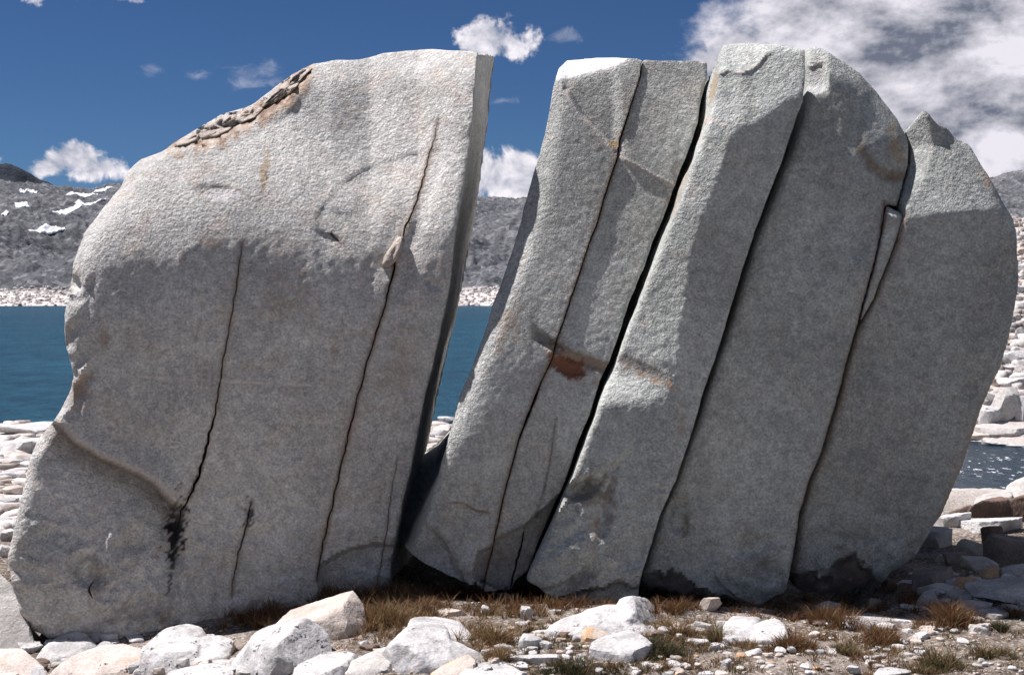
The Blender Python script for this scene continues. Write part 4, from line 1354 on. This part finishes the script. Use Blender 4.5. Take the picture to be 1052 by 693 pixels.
hull_rock([(347, 687, .15), (368, 678, .2), (390, 665, .3), (408, 663, .3), (412, 673, .1), (405, 685, .0), (375, 692, .0), (352, 693, .05), (395, 668, .5), (360, 682, .45)],
          (380, 692), 'grey', 'dull grey rock leaning on the brightest white rock', 104)
hull_rock([(416, 638, .1), (430, 633, .3), (455, 632, .4), (471, 639, .35), (488, 656, .1), (480, 663, .0), (460, 656, .0), (430, 646, .0), (470, 640, .6)],
          (470, 660), 'white', 'low white rock just behind the brightest white rock', 105)
hull_rock([(440, 694, .05), (452, 685, .15), (478, 673, .2), (487, 671, .2), (489, 685, .05), (470, 695, .0), (480, 675, .45), (455, 686, .4)],
          (468, 695), 'tan', 'small brownish angular rock at the bottom edge before the white rock', 106, sub=4)
hull_rock([(462, 702, .0), (480, 687, .2), (497, 681, .35), (514, 678, .4), (530, 683, .35), (545, 693, .2), (540, 704, .0), (500, 704, -.05), (515, 680, .8)],
          (500, 703), 'white', 'white rock cut by the bottom edge below the tan stones', 107)
hull_rock([(296, 694, .1), (305, 684, .2), (330, 672, .3), (345, 667, .4), (367, 673, .3), (352, 685, .05), (345, 697, .0), (315, 699, .0), (350, 669, .7)],
          (330, 698), 'lichen', 'low white rock between the ridged rock and the grey rock', 108)
hull_rock([(165, 700, .0), (176, 689, .2), (200, 684, .3), (235, 679, .4), (252, 682, .35), (268, 695, .1), (230, 702, -.05), (240, 681, .8), (190, 688, .7)],
          (220, 702), 'lichen', 'white rock at the bottom edge below the black speckled rock', 109)
hull_rock([[(142, 664, .2), (158, 653, .4), (173, 646, .5), (190, 641, .5), (213, 647, .45), (205, 672, .05), (194, 686, .0), (160, 692, .0), (146, 680, .1), (195, 644, .9)],
           [(200, 655, .3), (226, 653, .4), (240, 658, .35), (236, 672, .1), (215, 684, .0), (196, 684, .0), (225, 656, .8)]],
          (185, 688), 'lichen', 'rounded white rock densely speckled black beside the left block', 110)
hull_rock([(46, 690, .1), (64, 676, .25), (100, 664, .4), (126, 662, .45), (147, 668, .35), (162, 690, .1), (130, 697, .0), (60, 697, .0), (120, 665, .8)],
          (105, 696), 'pink', 'long pinkish tan rock under the left block', 111)
hull_rock([(37, 670, .1), (48, 661, .25), (62, 654, .35), (78, 649, .4), (88, 652, .35), (102, 665, .2), (80, 675, .0), (55, 681, .0), (80, 652, .7)],
          (65, 678), 'white', 'rounded white rock against the foot of the left block', 112)
hull_rock([(-60, 600, .6), (-30, 583, .8), (0, 583, .6), (9, 592, .5), (18, 625, .3), (28, 641, .25), (37, 666, .1), (0, 672, .0), (-60, 672, .0), (-20, 585, 1.2), (24, 640, 1.0)],
          (0, 674), 'grey', 'tall grey rock at the left edge beside the left block', 113)
hull_rock([(-30, 672, .4), (0, 667, .4), (25, 667, .4), (44, 679, .2), (51, 694, .05), (0, 699, .0), (-30, 699, .0), (20, 669, .8)],
          (15, 698), 'pink', 'pinkish rock in the bottom left corner', 114)
hull_rock([(28, 696, .0), (33, 686, .08), (39, 682, .1), (46, 686, .08), (50, 696, .02), (40, 699, -.02), (40, 684, .25)], (40, 698), 'white', 'small pale stone in the bottom left corner', 115, sub=4)
hull_rock([[(557, 646, .0), (580, 636, .25), (603, 627, .40), (628, 620, .50), (650, 622, .55), (668, 645, .25), (640, 654, .0), (600, 651, -.05), (640, 628, .8)],
           [(632, 617, .55), (640, 611, .60), (651, 609, .62), (665, 613, .85), (675, 624, .85), (676, 645, .5), (654, 628, .34), (640, 640, .15), (655, 645, .2)],
           [(652, 640, .25), (668, 640, .35), (684, 657, .12), (672, 660, .0), (655, 655, .0)]],
          (630, 654), 'white', 'large white wedge shaped rock with a grey shaded right side, centre', 116)
hull_rock([(597, 647, .05), (603, 642, .12), (615, 646, .12), (632, 654, .05), (629, 660, .0), (612, 656, .0), (600, 653, .0), (618, 647, .25)], (614, 659), 'tan', 'flat tan stone lying on the left foot of the white wedge rock', 117, sub=4)
hull_rock([(602, 666, .1), (612, 657, .2), (628, 661, .15), (640, 650, .35), (648, 646, .4), (663, 650, .35), (669, 661, .2), (655, 670, .0), (645, 680, -.02), (628, 678, -.02), (650, 648, .7)],
          (638, 680), 'white', 'craggy white rock in front of the white wedge rock', 118)
hull_rock([[(741, 654, .0), (768, 660, -.02), (776, 642, .25), (743, 642, .25), (752, 633, .7), (782, 632, .7), (760, 638, .4)],
           [(768, 661, -.03), (790, 661, -.02), (810, 656, .0), (806, 644, .22), (772, 640, .28), (795, 632, .75), (804, 638, .5)]],
          (775, 661), 'white', 'broad low pale slab, sunlit in front and shaded behind, under the fifth slab', 119)
hull_rock([(864, 637, .03), (878, 647, .0), (905, 642, .03), (945, 638, .2), (862, 630, .6), (900, 629, .62), (930, 633, .4), (872, 636, .03)],
          (885, 647), 'white', 'thin flat pale slab with sharp right tip under the rightmost block', 120)

# ---- smaller stones one can tell apart
ST = [
    (463, 634, 32, 12, 'tan', 'small brown angular stone in the dry grass below the wide gap', dict(flat=.6)),
    (498, 632, 10, 13, 'white', 'small upright white stone below the second slab', {}),
    (523, 618, 26, 13, 'grey', 'grey stone in the shade under the third slab', {}),
    (541, 635, 14, 15, 'white', 'small white stone with grey flecks in front of the grey shaded stone', {}),
    (570, 632, 18, 9, 'grey', 'flat grey stone among brown grass left of the white wedge rock', {}),
    (545, 668, 26, 20, 'white', 'white lumpy stone left of the craggy white rock', {}),
    (560, 668, 14, 12, 'white', 'small white stone touching the white lumpy stone', {}),
    (548, 682, 56, 12, 'white', 'long low white stone near the bottom edge, left of the shrubs', dict(flat=.35, dr=.4)),
    (596, 658, 16, 8, 'white', 'white flat stone below the left tip of the wedge rock', {}),
    (577, 660, 12, 7, 'tan', 'little tan stone beside the white flat stone', {}),
    (520, 668, 20, 8, 'white', 'pale flat stone half sunk in grass right of the bright rock', {}),
    (536, 642, 14, 6, 'white', 'thin white stone in the grass below the small flecked stone', {}),
    (597, 687, 24, 9, 'white', 'white stone at the bottom edge among low shrubs', dict(flat=.4)),
    (614, 684, 12, 7, 'white', 'smaller white stone right of the one among low shrubs', {}),
    (598, 675, 14, 6, 'white', 'narrow white stone above the low shrubs', {}),
    (562, 690, 18, 9, 'white', 'white stone peeking out left of the low shrubs', {}),
    (730, 629, 25, 19, 'tan', 'upright brown grey block propped under the fifth slab', dict(dr=.6, flat=.8)),
    (722, 648, 19, 13, 'white', 'white rounded stone left of the broad low slab', {}),
    (773, 630, 23, 8, 'grey', 'oval grey stone resting on the broad low slab', dict(flat=.35)),
    (715, 663, 30, 9, 'white', 'low white stone at the edge of the dark green shrub', dict(flat=.4, dr=.4)),
    (735, 669, 12, 10, 'white', 'square white stone at the end of the low white stone', {}),
    (683, 660, 14, 5, 'white', 'sliver of white stone beside the dark green shrub', {}),
    (762, 676, 13, 8, 'orange', 'orange pebble below the broad low slab', {}),
    (747, 686, 11, 12, 'white', 'white triangular stone left of the orange pebble', {}),
    (790, 676, 12, 8, 'tan', 'pale tan stone right of the orange pebble', {}),
    (792, 682, 12, 6, 'orange', 'flat orange stone below the pale tan stone', {}),
    (688, 694, 16, 8, 'white', 'white stone at the bottom edge below the dark shrub', {}),
    (700, 693, 10, 7, 'tan', 'tan stone at the bottom edge beside a white one', {}),
    (812, 680, 9, 5, 'orange', 'little orange stone in gravel right of the tan stones', {}),
    (839, 687, 9, 5, 'orange', 'little orange stone nearest the bottom in the gravel', {}),
    (852, 627, 30, 12, 'grey', 'grey stone at the foot of the crack before the rightmost block', {}),
    (884, 661, 9, 5, 'white', 'small white stone left of the rust brown tussock', {}),
    (898, 668, 9, 4, 'white', 'tiny white stone below the rust brown tussock', {}),
    (897, 682, 14, 7, 'white', 'pale stone in olive grass near the bottom right', {}),
    (878, 690, 16, 9, 'white', 'rounded pale stone at the bottom in olive grass', {}),
    (917, 694, 40, 10, 'white', 'white slab of rock at the bottom edge right of centre', dict(flat=.35, dr=.5)),
    (960, 651, 12, 5, 'white', 'flat white pebble patch stone on open gravel', {}),
    (900, 620, 14, 11, 'tan', 'tan stone in the shade under the rightmost block', {}),
    (918, 612, 24, 12, 'brown', 'brown stone tucked below the rightmost block', {}),
    (955, 622, 24, 17, 'grey', 'blocky grey stone behind the large rust tussock', {}),
    (985, 617, 23, 15, 'grey', 'pale grey stone right behind the large rust tussock', {}),
    (1005, 630, 35, 16, 'grey', 'flat topped grey stone right of the large rust tussock', dict(flat=.45)),
    (1023, 637, 38, 13, 'grey', 'low grey slab in front of the flat topped stone', dict(flat=.35)),
    (1044, 619, 90, 28, 'grey', 'large rounded grey rock at the right edge', dict(flat=.5, sub=5)),
    (995, 606, 24, 16, 'orange', 'orange brown stone between grey stones at right', {}),
    (966, 610, 42, 14, 'grey', 'long grey block in shade right of the rightmost block', dict(dr=.5)),
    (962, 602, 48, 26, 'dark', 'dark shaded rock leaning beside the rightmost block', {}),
    (1018, 595, 22, 16, 'orange', 'rusty stone above the large rounded grey rock', {}),
    (1043, 592, 26, 16, 'grey', 'grey stone behind the large rounded rock', {}),
    (1010, 588, 34, 18, 'grey', 'grey slab in shade left of the rusty stone', {}),
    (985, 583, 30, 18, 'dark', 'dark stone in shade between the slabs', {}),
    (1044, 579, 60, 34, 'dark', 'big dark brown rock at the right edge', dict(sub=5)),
    (1003, 573, 40, 24, 'grey', 'tilted grey slab beside the pointed brown stone', dict(flat=.4)),
    (1020, 563, 22, 26, 'brown', 'pointed brown stone below the white slabs', {}),
    (965, 565, 36, 26, 'grey', 'grey slab next to the lower right edge of the block', dict(flat=.45)),
    (973, 577, 22, 10, 'grey', 'narrow grey stone under the tilted slabs', {}),
    (982, 543, 36, 20, 'white', 'bright white slab beside the right block', dict(flat=.4)),
    (1025, 549, 74, 22, 'white', 'wide bright white slab before the dark overhang', dict(flat=.35, sub=5)),
    (1046, 565, 30, 14, 'grey', 'grey stone under the wide bright slab at right', {}),
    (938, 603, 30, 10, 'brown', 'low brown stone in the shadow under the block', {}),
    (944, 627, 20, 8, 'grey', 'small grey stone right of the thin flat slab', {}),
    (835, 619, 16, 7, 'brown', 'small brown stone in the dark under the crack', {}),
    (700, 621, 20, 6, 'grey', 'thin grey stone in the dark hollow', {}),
    (232, 668, 20, 9, 'tan', 'small tan stone left of the ridged white rock', {}),
    (350, 671, 14, 6, 'orange', 'reddish stone on bare soil by the low white rock', {}),
]
for i, (px, py, w, h, mt, lb, kw) in enumerate(ST):
    kw = dict(kw); sub = kw.pop('sub', 4 if w > 20 else 3)
    stone_at(px, py, w, h, mt, lb, 300 + i, yaw=(i * 1.7) % 6.28, sub=sub, **kw)

# ---- unsorted small pale stones in the gravel
rg = np.random.default_rng(11)
SHARED = {}
for seed in range(9):
    S, F = rock_shape(900 + seed, 2, flat=.55)
    SHARED[seed] = mesh_np('pebble', S, F)
    SHARED[seed].materials.append(M_WHITE if seed < 5 else (M_TAN if seed < 7 else M_GREY))
n = 0
while n < 130:
    px = rg.uniform(500, 1050); py = rg.uniform(636, 692)
    if rg.random() > ss(np.array(py), 630, 690) * 0.9 + 0.1:
        continue
    B = ground_hit(px, py)
    w = rg.uniform(5, 11) * B[1] / FPX
    o = bpy.data.objects.new('pebble', SHARED[int(rg.integers(9))]); SC.collection.objects.link(o)
    o.location = (B[0], B[1], B[2] - w * .12)
    o.rotation_euler = (0, 0, rg.uniform(0, 6.28)); o.scale = (w, w * rg.uniform(.6, 1), w * rg.uniform(.35, .6))
    tag(o, 'small loose pebble on the gravelly ground before the split boulder', 'pebble', 'loose pebbles on the ground')
    n += 1


# stones packed between the large foreground rocks
FILL = [rock_shape(940 + i, 3, flat=.5) for i in range(10)]
FILL_ME = []
for i, (S, F) in enumerate(FILL):
    me = mesh_np('stone', S, F); me.set_sharp_from_angle(angle=math.radians(27))
    me.materials.append([M_WHITE, M_LICHEN, M_WHITE, M_GREY, M_PINK, M_WHITE, M_TAN, M_GREY, M_LICHEN, M_BROWN][i])
    FILL_ME.append(me)


def fill(x0, x1, y0, y1, n, wlo, whi, label, group):
    for _ in range(n):
        px, py = rg.uniform(x0, x1), rg.uniform(y0, y1)
        B = ground_hit(px, py)
        w = rg.uniform(wlo, whi) * B[1] / FPX
        o = bpy.data.objects.new('stone', FILL_ME[int(rg.integers(10))]); SC.collection.objects.link(o)
        o.location = (B[0], B[1], B[2] - w * .10)
        o.rotation_euler = (0, 0, rg.uniform(0, 6.28)); o.scale = (w, w * rg.uniform(.6, 1), w * rg.uniform(.22, .55))
        tag(o, label, 'stone', group)


fill(0, 250, 654, 698, 75, 9, 26, 'small stone packed between the large rocks at bottom left', 'stones packed at bottom left')
fill(250, 500, 660, 696, 44, 8, 22, 'small stone packed between the large white rocks left of centre', 'stones packed left of centre')
fill(500, 760, 644, 694, 70, 7, 22, 'small flat stone in the rubble below the white wedge rock', 'rubble below the wedge rock')
fill(760, 1052, 640, 694, 40, 7, 20, 'small pale stone on the open gravel at the bottom right', 'stones on the gravel at bottom right')
fill(930, 1052, 585, 632, 46, 9, 24, 'small grey stone in the shaded rubble right of the boulder', 'shaded rubble at right')


def scatter_mesh(name, items, shapes, mat):
    Vs, Fs, off = [], [], 0
    for (loc, sc, yaw, k) in items:
        S, F = shapes[k]
        c, s = math.cos(yaw), math.sin(yaw)
        V = S * sc
        V = np.stack([V[:, 0] * c - V[:, 1] * s, V[:, 0] * s + V[:, 1] * c, V[:, 2]], -1) + loc
        Vs.append(V); Fs.append(F + off); off += len(V)
    return new_obj(name, mesh_np(name, np.concatenate(Vs), np.concatenate(Fs)), mat)


# gravel that nobody could count
SH1 = [rock_shape(700 + i, 1, flat=.6) for i in range(8)]
items = []
yy = rg.uniform(8.6, 13.0, 5200); xx = rg.uniform(-0.42, 0.42, 5200) * yy
cc = perlin(np.stack([xx * 0.9, yy * 0.9, yy * 0 + 2.0], -1)); zz = ground_h(xx, yy)
for x, y, cl, z in zip(xx, yy, cc, zz):
    if cl < rg.uniform(-0.5, 0.35):
        continue
    w = 0.008 + 0.030 * rg.random() ** 3
    items.append((np.array([x, y, z - w * .1]), np.array([w, w * rg.uniform(.6, 1), w * .6]), rg.uniform(0, 6.3), int(rg.integers(8))))
gr = scatter_mesh('gravel', items, SH1, M_TAN)
tag(gr, 'fine pale and tan gravel strewn over the ground', kind='stuff')

# ---- slabs down the slope on the left, towards the lake
LS = [(10, 468, 60, 20, 'white', 'broad white slab below the lake shore at left'), (20, 447, 70, 9, 'white', 'long white shore slab at the water line on the left'),
      (5, 478, 34, 9, 'grey', 'grey ledge stone below the broad white slab'), (22, 482, 26, 9, 'white', 'white stone touching the left block outline'),
      (6, 492, 30, 10, 'white', 'white flat stone under the grey ledge stone'), (18, 497, 16, 7, 'tan', 'tan stone beside the left block flank'),
      (10, 508, 22, 10, 'tan', 'tan brown stone in the middle of the left slope'), (6, 520, 22, 11, 'white', 'white stone over the brown ones on the left slope'),
      (12, 529, 18, 10, 'brown', 'brown rounded stone on the left slope'), (3, 542, 20, 13, 'white', 'white stone below the brown rounded stone'),
      (5, 556, 16, 14, 'white', 'pale stone wedged near the left edge'), (4, 572, 14, 15, 'white', 'white pointed stone just above the tall grey rock'),
      (452, 452, 16, 12, 'white', 'white stone seen low in the wide gap'), (460, 436, 22, 10, 'white', 'pale shore stone seen through the wide gap'),
      (450, 462, 14, 9, 'tan', 'tan stone seen low in the wide gap'), (446, 474, 12, 12, 'white', 'lowest white stone seen in the wide gap')]
for i, (px, py, w, h, mt, lb) in enumerate(LS):
    stone_at(px, py, w, h, mt, lb, 500 + i, dr=1.2, flat=.4, yaw=i * 1.3, group='slabs on the slope to the lake', hmin=.2)

# ---- hillside on the right across the inlet
RS = [(1036, 432, 26, 36, 'grey', 'tall pointed grey rock on the far bank at right', dict(flat=1.0)), (1052, 434, 16, 28, 'white', 'rounded white rock beside the pointed grey one', {}),
      (1020, 437, 28, 22, 'white', 'white sloping rock left of the pointed grey one', {}), (1012, 436, 18, 20, 'pink', 'pinkish rock at the left foot of the white sloping one', {}),
      (1045, 400, 40, 14, 'white', 'broad white slab above the pointed rock', dict(flat=.4)), (1046, 375, 34, 16, 'white', 'white rounded rock high on the right bank', {}),
      (1030, 393, 22, 9, 'tan', 'tan ledge behind the right block edge', {}), (1040, 384, 26, 9, 'white', 'white ledge under the rounded rock', {}),
      (1048, 357, 20, 9, 'tan', 'tan rock strip below the dark scree', {}), (1022, 402, 16, 9, 'brown', 'brown rock at the outline of the right block', {}),
      (1030, 449, 60, 12, 'grey', 'layered grey slab above the inlet', dict(flat=.3)), (1005, 452, 30, 9, 'pink', 'flat pinkish slab at the inlet bank', dict(flat=.3)),
      (1045, 467, 60, 18, 'grey', 'grey bank rock at the inlet water line', dict(flat=.4)), (1005, 468, 44, 12, 'grey', 'low grey slab at the inlet water line', dict(flat=.3)),
      (1052, 340, 16, 9, 'dark', 'dark boulder in the scree at the right edge', {}), (1045, 330, 12, 8, 'grey', 'grey boulder in the scree at right', {}),
      (1050, 320, 12, 8, 'dark', 'small dark scree boulder at the right edge', {}), (1050, 300, 12, 8, 'white', 'pale scree boulder at the right edge', {}),
      (1050, 280, 12, 8, 'white', 'pale boulder below the lit scree', {}), (1050, 262, 12, 8, 'tan', 'tan boulder in the upper scree', {})]
for i, (px, py, w, h, mt, lb, kw) in enumerate(RS):
    stone_at(px, py, w, h, mt, lb, 560 + i, yaw=i * 2.1, dr=.8, group='rocks on the bank across the inlet', **kw)

# far rubble, too many to count
SH2 = [rock_shape(760 + i, 2, flat=.6) for i in range(10)]
items = []
yy = 128 + 250 * rg.random(4200) ** 1.1; xx = rg.uniform(0.30, 0.44, 4200) * yy; zz = ground_h(xx, yy)
for x, y, z in zip(xx, yy, zz):
    w = rg.uniform(0.4, 1.7) * (0.6 + rg.random())
    items.append((np.array([x, y, z - w * .2]), np.array([w, w * rg.uniform(.6, 1), w * rg.uniform(.4, .8)]), rg.uniform(0, 6.3), int(rg.integers(10))))
o = scatter_mesh('hillside_rubble', items, SH2, stone('hill_rubble', (0.60, 0.57, 0.54), (0.13, 0.125, 0.125), tint=(0.40, 0.31, 0.25), freq=.12))
tag(o, 'pale and grey rubble covering the hillside across the inlet', kind='stuff')
items = []
yy = 15.5 + 112 * rg.random(5200) ** 1.6; xx = rg.uniform(-0.75, 0.27, 5200) * yy; zz = ground_h(xx, yy)
for x, y, z in zip(xx, yy, zz):
    w = (0.10 + 0.010 * y) * (0.4 + 1.3 * rg.random() ** 2)
    if z < LAKE_Z + .1: continue
    items.append((np.array([x, y, z - w * .15]), np.array([w * 1.5, w * rg.uniform(.6, 1.2), w * rg.uniform(.25, .5)]), rg.uniform(0, 6.3), int(rg.integers(10))))
o = scatter_mesh('shore_rubble', items, SH2, stone('shore_rubble', (0.66, 0.63, 0.60), (0.26, 0.225, 0.195), tint=(0.46, 0.36, 0.28), freq=.3))
tag(o, 'pale rubble and slabs strewn down to the near shore', kind='stuff')
items = []
uu = np.where(rg.random(2600) < .65, rg.uniform(-0.42, -0.25, 2600), rg.uniform(-0.05, 0.04, 2600)); yy = rg.uniform(690, 800, 2600); xx = uu * yy
for x, y, z in zip(xx, yy, mountain_h(xx, yy)):
    if z < LAKE_Z - .2: continue
    w = rg.uniform(0.7, 2.4)
    items.append((np.array([x, y, z - w * .2]), np.array([w, w, w * rg.uniform(.4, .8)]), rg.uniform(0, 6.3), int(rg.integers(10))))
o = scatter_mesh('far_shore_boulders', items, SH2, stone('far_boulders', (0.70, 0.66, 0.63), (0.30, 0.28, 0.26), freq=.06))
tag(o, 'pale boulders massed along the far shore of the lake', kind='stuff')

# brown shelf of rock that overhangs the inlet on the right
hull_rock([[(964, 533, .05), (980, 524, .05), (1000, 518, .05), (1000, 536, .0), (975, 538, .0), (990, 520, .3)],
           [(992, 521, .0), (1015, 513, .0), (1040, 511, .05), (1040, 530, .0), (1000, 535, .0), (1030, 510, .3)],
           [(1030, 514, .05), (1055, 509, .05), (1085, 511, .1), (1085, 530, .0), (1035, 530, .0), (1060, 507, .4)]],
          (1025, 534), 'brown', 'dark brown rock shelf overhanging the inlet at right', 210, group=None)
hull_rock([[(1000, 513, .3), (1015, 506, .5), (1036, 501, .6), (1040, 509, .1), (1010, 513, .1)], [(1030, 503, .5), (1044, 490, .7), (1062, 483, .8), (1085, 486, .9), (1085, 508, .2), (1040, 509, .2)]],
          (1030, 528), 'grey', 'pale pointed rock lying on the brown shelf at right', 211, group=None)

# ------------------------------------------------------------------ grass and shrubs
def blades(name, tufts, mat_name, colors, label, kind=None, cat=None, group=None, segs=3):
    rgb = np.random.default_rng(len(name) * 31 + len(tufts))
    V, F, C, tot = [], [], [], 0
    for (x, y, z, rad, hgt, nb, pal) in tufts:
        a = rgb.uniform(0, 2 * np.pi, nb); r = rad * np.sqrt(rgb.random(nb)) * 0.75
        bx, by = x + r * np.cos(a), y + r * np.sin(a)
        lean = (0.2 + 0.8 * r / max(rad, 1e-4)) * rgb.uniform(.4, 1.7, nb)
        dirx = np.cos(a + rgb.normal(0, .5, nb)); diry = np.sin(a + rgb.normal(0, .5, nb))
        hh = hgt * rgb.uniform(.45, 1.1, nb)
        w = rgb.uniform(.0014, .0030, nb) * (1 + hgt * 1.5)
        pa = rgb.uniform(0, np.pi, nb); wx, wy = np.cos(pa) * w, np.sin(pa) * w
        cols = np.array([colors[k] for k in rgb.choice(len(colors), nb, p=pal)]) * rgb.uniform(.7, 1.25, (nb, 1))
        base = tot; tot += nb * 2 * (segs + 1)
        rows = []
        for s in range(segs + 1):
            t = s / segs
            cxp = bx + dirx * lean * hh * t * t; cyp = by + diry * lean * hh * t * t
            czp = z + hh * t * (1 - 0.25 * lean * t)
            tw = (1 - t) ** 0.7 + 0.06
            rows.append(np.stack([cxp - wx * tw, cyp - wy * tw, czp], -1))
            rows.append(np.stack([cxp + wx * tw, cyp + wy * tw, czp], -1))
        V.append(np.concatenate(rows)); C.append(np.tile(cols, (len(rows), 1)))
        i = np.arange(nb)
        for s in range(segs):
            q = [base + (2 * s) * nb + i, base + (2 * s + 1) * nb + i, base + (2 * s + 3) * nb + i, base + (2 * s + 2) * nb + i]
            F.append(np.stack(q, -1))
    V = np.concatenate(V); F = np.concatenate(F); C = np.concatenate(C)
    loc = np.array([V[:, 0].mean(), V[:, 1].mean(), V[:, 2].min()]) if kind is None else np.zeros(3)
    me = mesh_np(name, V - loc, F)
    col_attr(me, 'tint', np.concatenate([C, np.ones((len(C), 1))], 1))
    o = new_obj(name, me, GRASS)
    o.location = loc
    return tag(o, label, cat, group, kind)


kg = NT('grass_blades')
ga = kg.attr('tint')
tr = kg.n('ShaderNodeBsdfTranslucent'); kg.l(ga.outputs['Color'], tr.inputs['Color'])
mx = kg.n('ShaderNodeMixShader'); mx.inputs[0].default_value = 0.30
kg.out(ga.outputs['Color'], 0.7, None, 0.2)
kg.l(kg.b.outputs[0], mx.inputs[1]); kg.l(tr.outputs[0], mx.inputs[2])
kg.l(mx.outputs[0], kg.t.nodes['Material Output'].inputs['Surface'])
GRASS = kg.m
GC = [(0.15, 0.070, 0.032), (0.23, 0.135, 0.065), (0.33, 0.245, 0.135), (0.105, 0.10, 0.045), (0.060, 0.036, 0.022), (0.040, 0.050, 0.024)]
RUSTY = [.52, .25, .08, .05, .10, 0]; STRAW = [.15, .34, .34, .10, .05, .02]; OLIVE = [.08, .16, .22, .36, .08, .10]; SHRUB = [.02, .02, .02, .22, .22, .50]
PAL = dict(rusty=RUSTY, straw=STRAW, olive=OLIVE, shrub=SHRUB)


def clump(px, py, wpx, hpx, pal, n=12, dens=26, spread=True):
    B = ground_hit(px, py); s = B[1] / FPX
    out = []
    for i in range(n):
        ox = np.clip(rg.normal(0, .28), -.55, .55) * wpx * s; oy = np.clip(rg.normal(0, .18), -.4, .4) * wpx * s
        x, y = B[0] + ox, B[1] + oy
        k = 1 - 0.6 * min(1, abs(ox) / (wpx * s * .6))
        out.append((x, y, float(ground_h(x, y)[0]) - .01, .05 + .02 * rg.random(), hpx * s * k * rg.uniform(.7, 1.1), dens, PAL[pal]))
    return out


TUSS = [(975, 641, 52, 34, 'rusty', 'large rust brown grass tussock before the shaded stones at right', 24),
        (907, 659, 52, 24, 'rusty', 'wide rust brown tussock below the thin flat slab', 20),
        (868, 646, 36, 28, 'rusty', 'brown tussock left of the thin flat slab', 14),
        (846, 640, 30, 30, 'rusty', 'tall brown tussock under the crack of the rightmost block', 12),
        (815, 666, 48, 28, 'rusty', 'brown grass tussock at the right end of the broad low slab', 18),
        (765, 663, 22, 16, 'straw', 'small straw coloured tussock before the broad low slab', 8),
        (738, 658, 30, 20, 'olive', 'olive grass tussock left of the broad low slab', 10),
        (697, 650, 36, 20, 'straw', 'straw coloured grass tussock right of the wedge rock', 12),
        (1015, 674, 44, 22, 'olive', 'olive green tussock on open gravel near the bottom right', 16),
        (965, 684, 44, 26, 'olive', 'brown and olive tussock at the bottom right', 16),
        (870, 672, 42, 18, 'olive', 'olive grass patch tussock below the wide rust one', 14),
        (1040, 632, 30, 18, 'rusty', 'rust brown tussock at the right edge by the low slab', 10),
        (1038, 600, 26, 14, 'rusty', 'small dark brown tussock beside the large rounded rock', 8),
        (930, 620, 42, 22, 'rusty', 'dark rust tussock in the shade of the rightmost block', 16),
        (508, 660, 40, 28, 'straw', 'straw coloured tussock right of the brightest white rock', 14),
        (515, 680, 24, 22, 'straw', 'pale dry tussock before the long low white stone', 10),
        (400, 640, 60, 34, 'straw', 'tall straw and olive grass between the tan rock and the white rock', 24),
        (672, 670, 60, 22, 'shrub', 'dark green low shrub before the white wedge rock', 40),
        (585, 690, 56, 18, 'shrub', 'dark green low shrub at the bottom edge, centre', 34),
        (700, 628, 40, 20, 'rusty', 'brown tussock at the mouth of the dark hollow', 12),
        (948, 690, 30, 16, 'olive', 'olive tuft at the bottom edge near the white slab', 10),
        (1028, 646, 14, 14, 'shrub', 'small dark sprig on the open gravel', 6)]
for i, (px, py, w, h, pal, lb, n) in enumerate(TUSS):
    nm = 'low_shrub' if pal == 'shrub' else 'grass_tussock'
    blades(nm, clump(px, py, w, h, pal, n, 60), 'g', GC, lb, None, 'shrub' if pal == 'shrub' else 'grass', 'grass tussocks and shrubs')

tf = []


def zone(x0, x1, y0, y1, n, hpx, pal, dens=14, thr=-.1, freq=.05):
    px, py = rg.uniform(x0, x1, n), rg.uniform(y0, y1, n)
    keep = perlin(np.stack([px * freq, py * freq * 2.2, px * 0 + 4.4], -1)) > thr + rg.normal(0, .12, n)
    X, Y, Z = ground_hits(px[keep], py[keep])
    for x, y, z in zip(X, Y, Z):
        tf.append((x, y, z - .01, rg.uniform(.02, .06), hpx * y / FPX * rg.uniform(.4, 1.2), int(dens * 1.7), PAL[pal]))


zone(225, 420, 604, 648, 330, 22, 'rusty', 16, -.5)
zone(395, 680, 606, 634, 360, 17, 'rusty', 16, -.5)
zone(330, 560, 625, 660, 170, 18, 'straw', 14, -.2)
zone(660, 960, 616, 636, 190, 13, 'rusty', 12, -.2)
zone(430, 720, 638, 693, 620, 12, 'straw', 10, -.12)
zone(480, 760, 640, 693, 420, 9, 'olive', 11, -.05)
zone(520, 760, 655, 693, 420, 9, 'shrub', 12, -.05)
zone(680, 920, 634, 690, 460, 13, 'rusty', 10, -.02)
zone(740, 1052, 645, 693, 480, 10, 'olive', 9, .0)
zone(900, 1052, 615, 650, 90, 10, 'rusty', 9, .1)
zone(190, 420, 650, 690, 90, 9, 'straw', 9, 0)
gs = blades('dry_grass', tf, 'g', GC, 'dry brown and straw coloured grass along the foot of the boulder', kind='stuff')
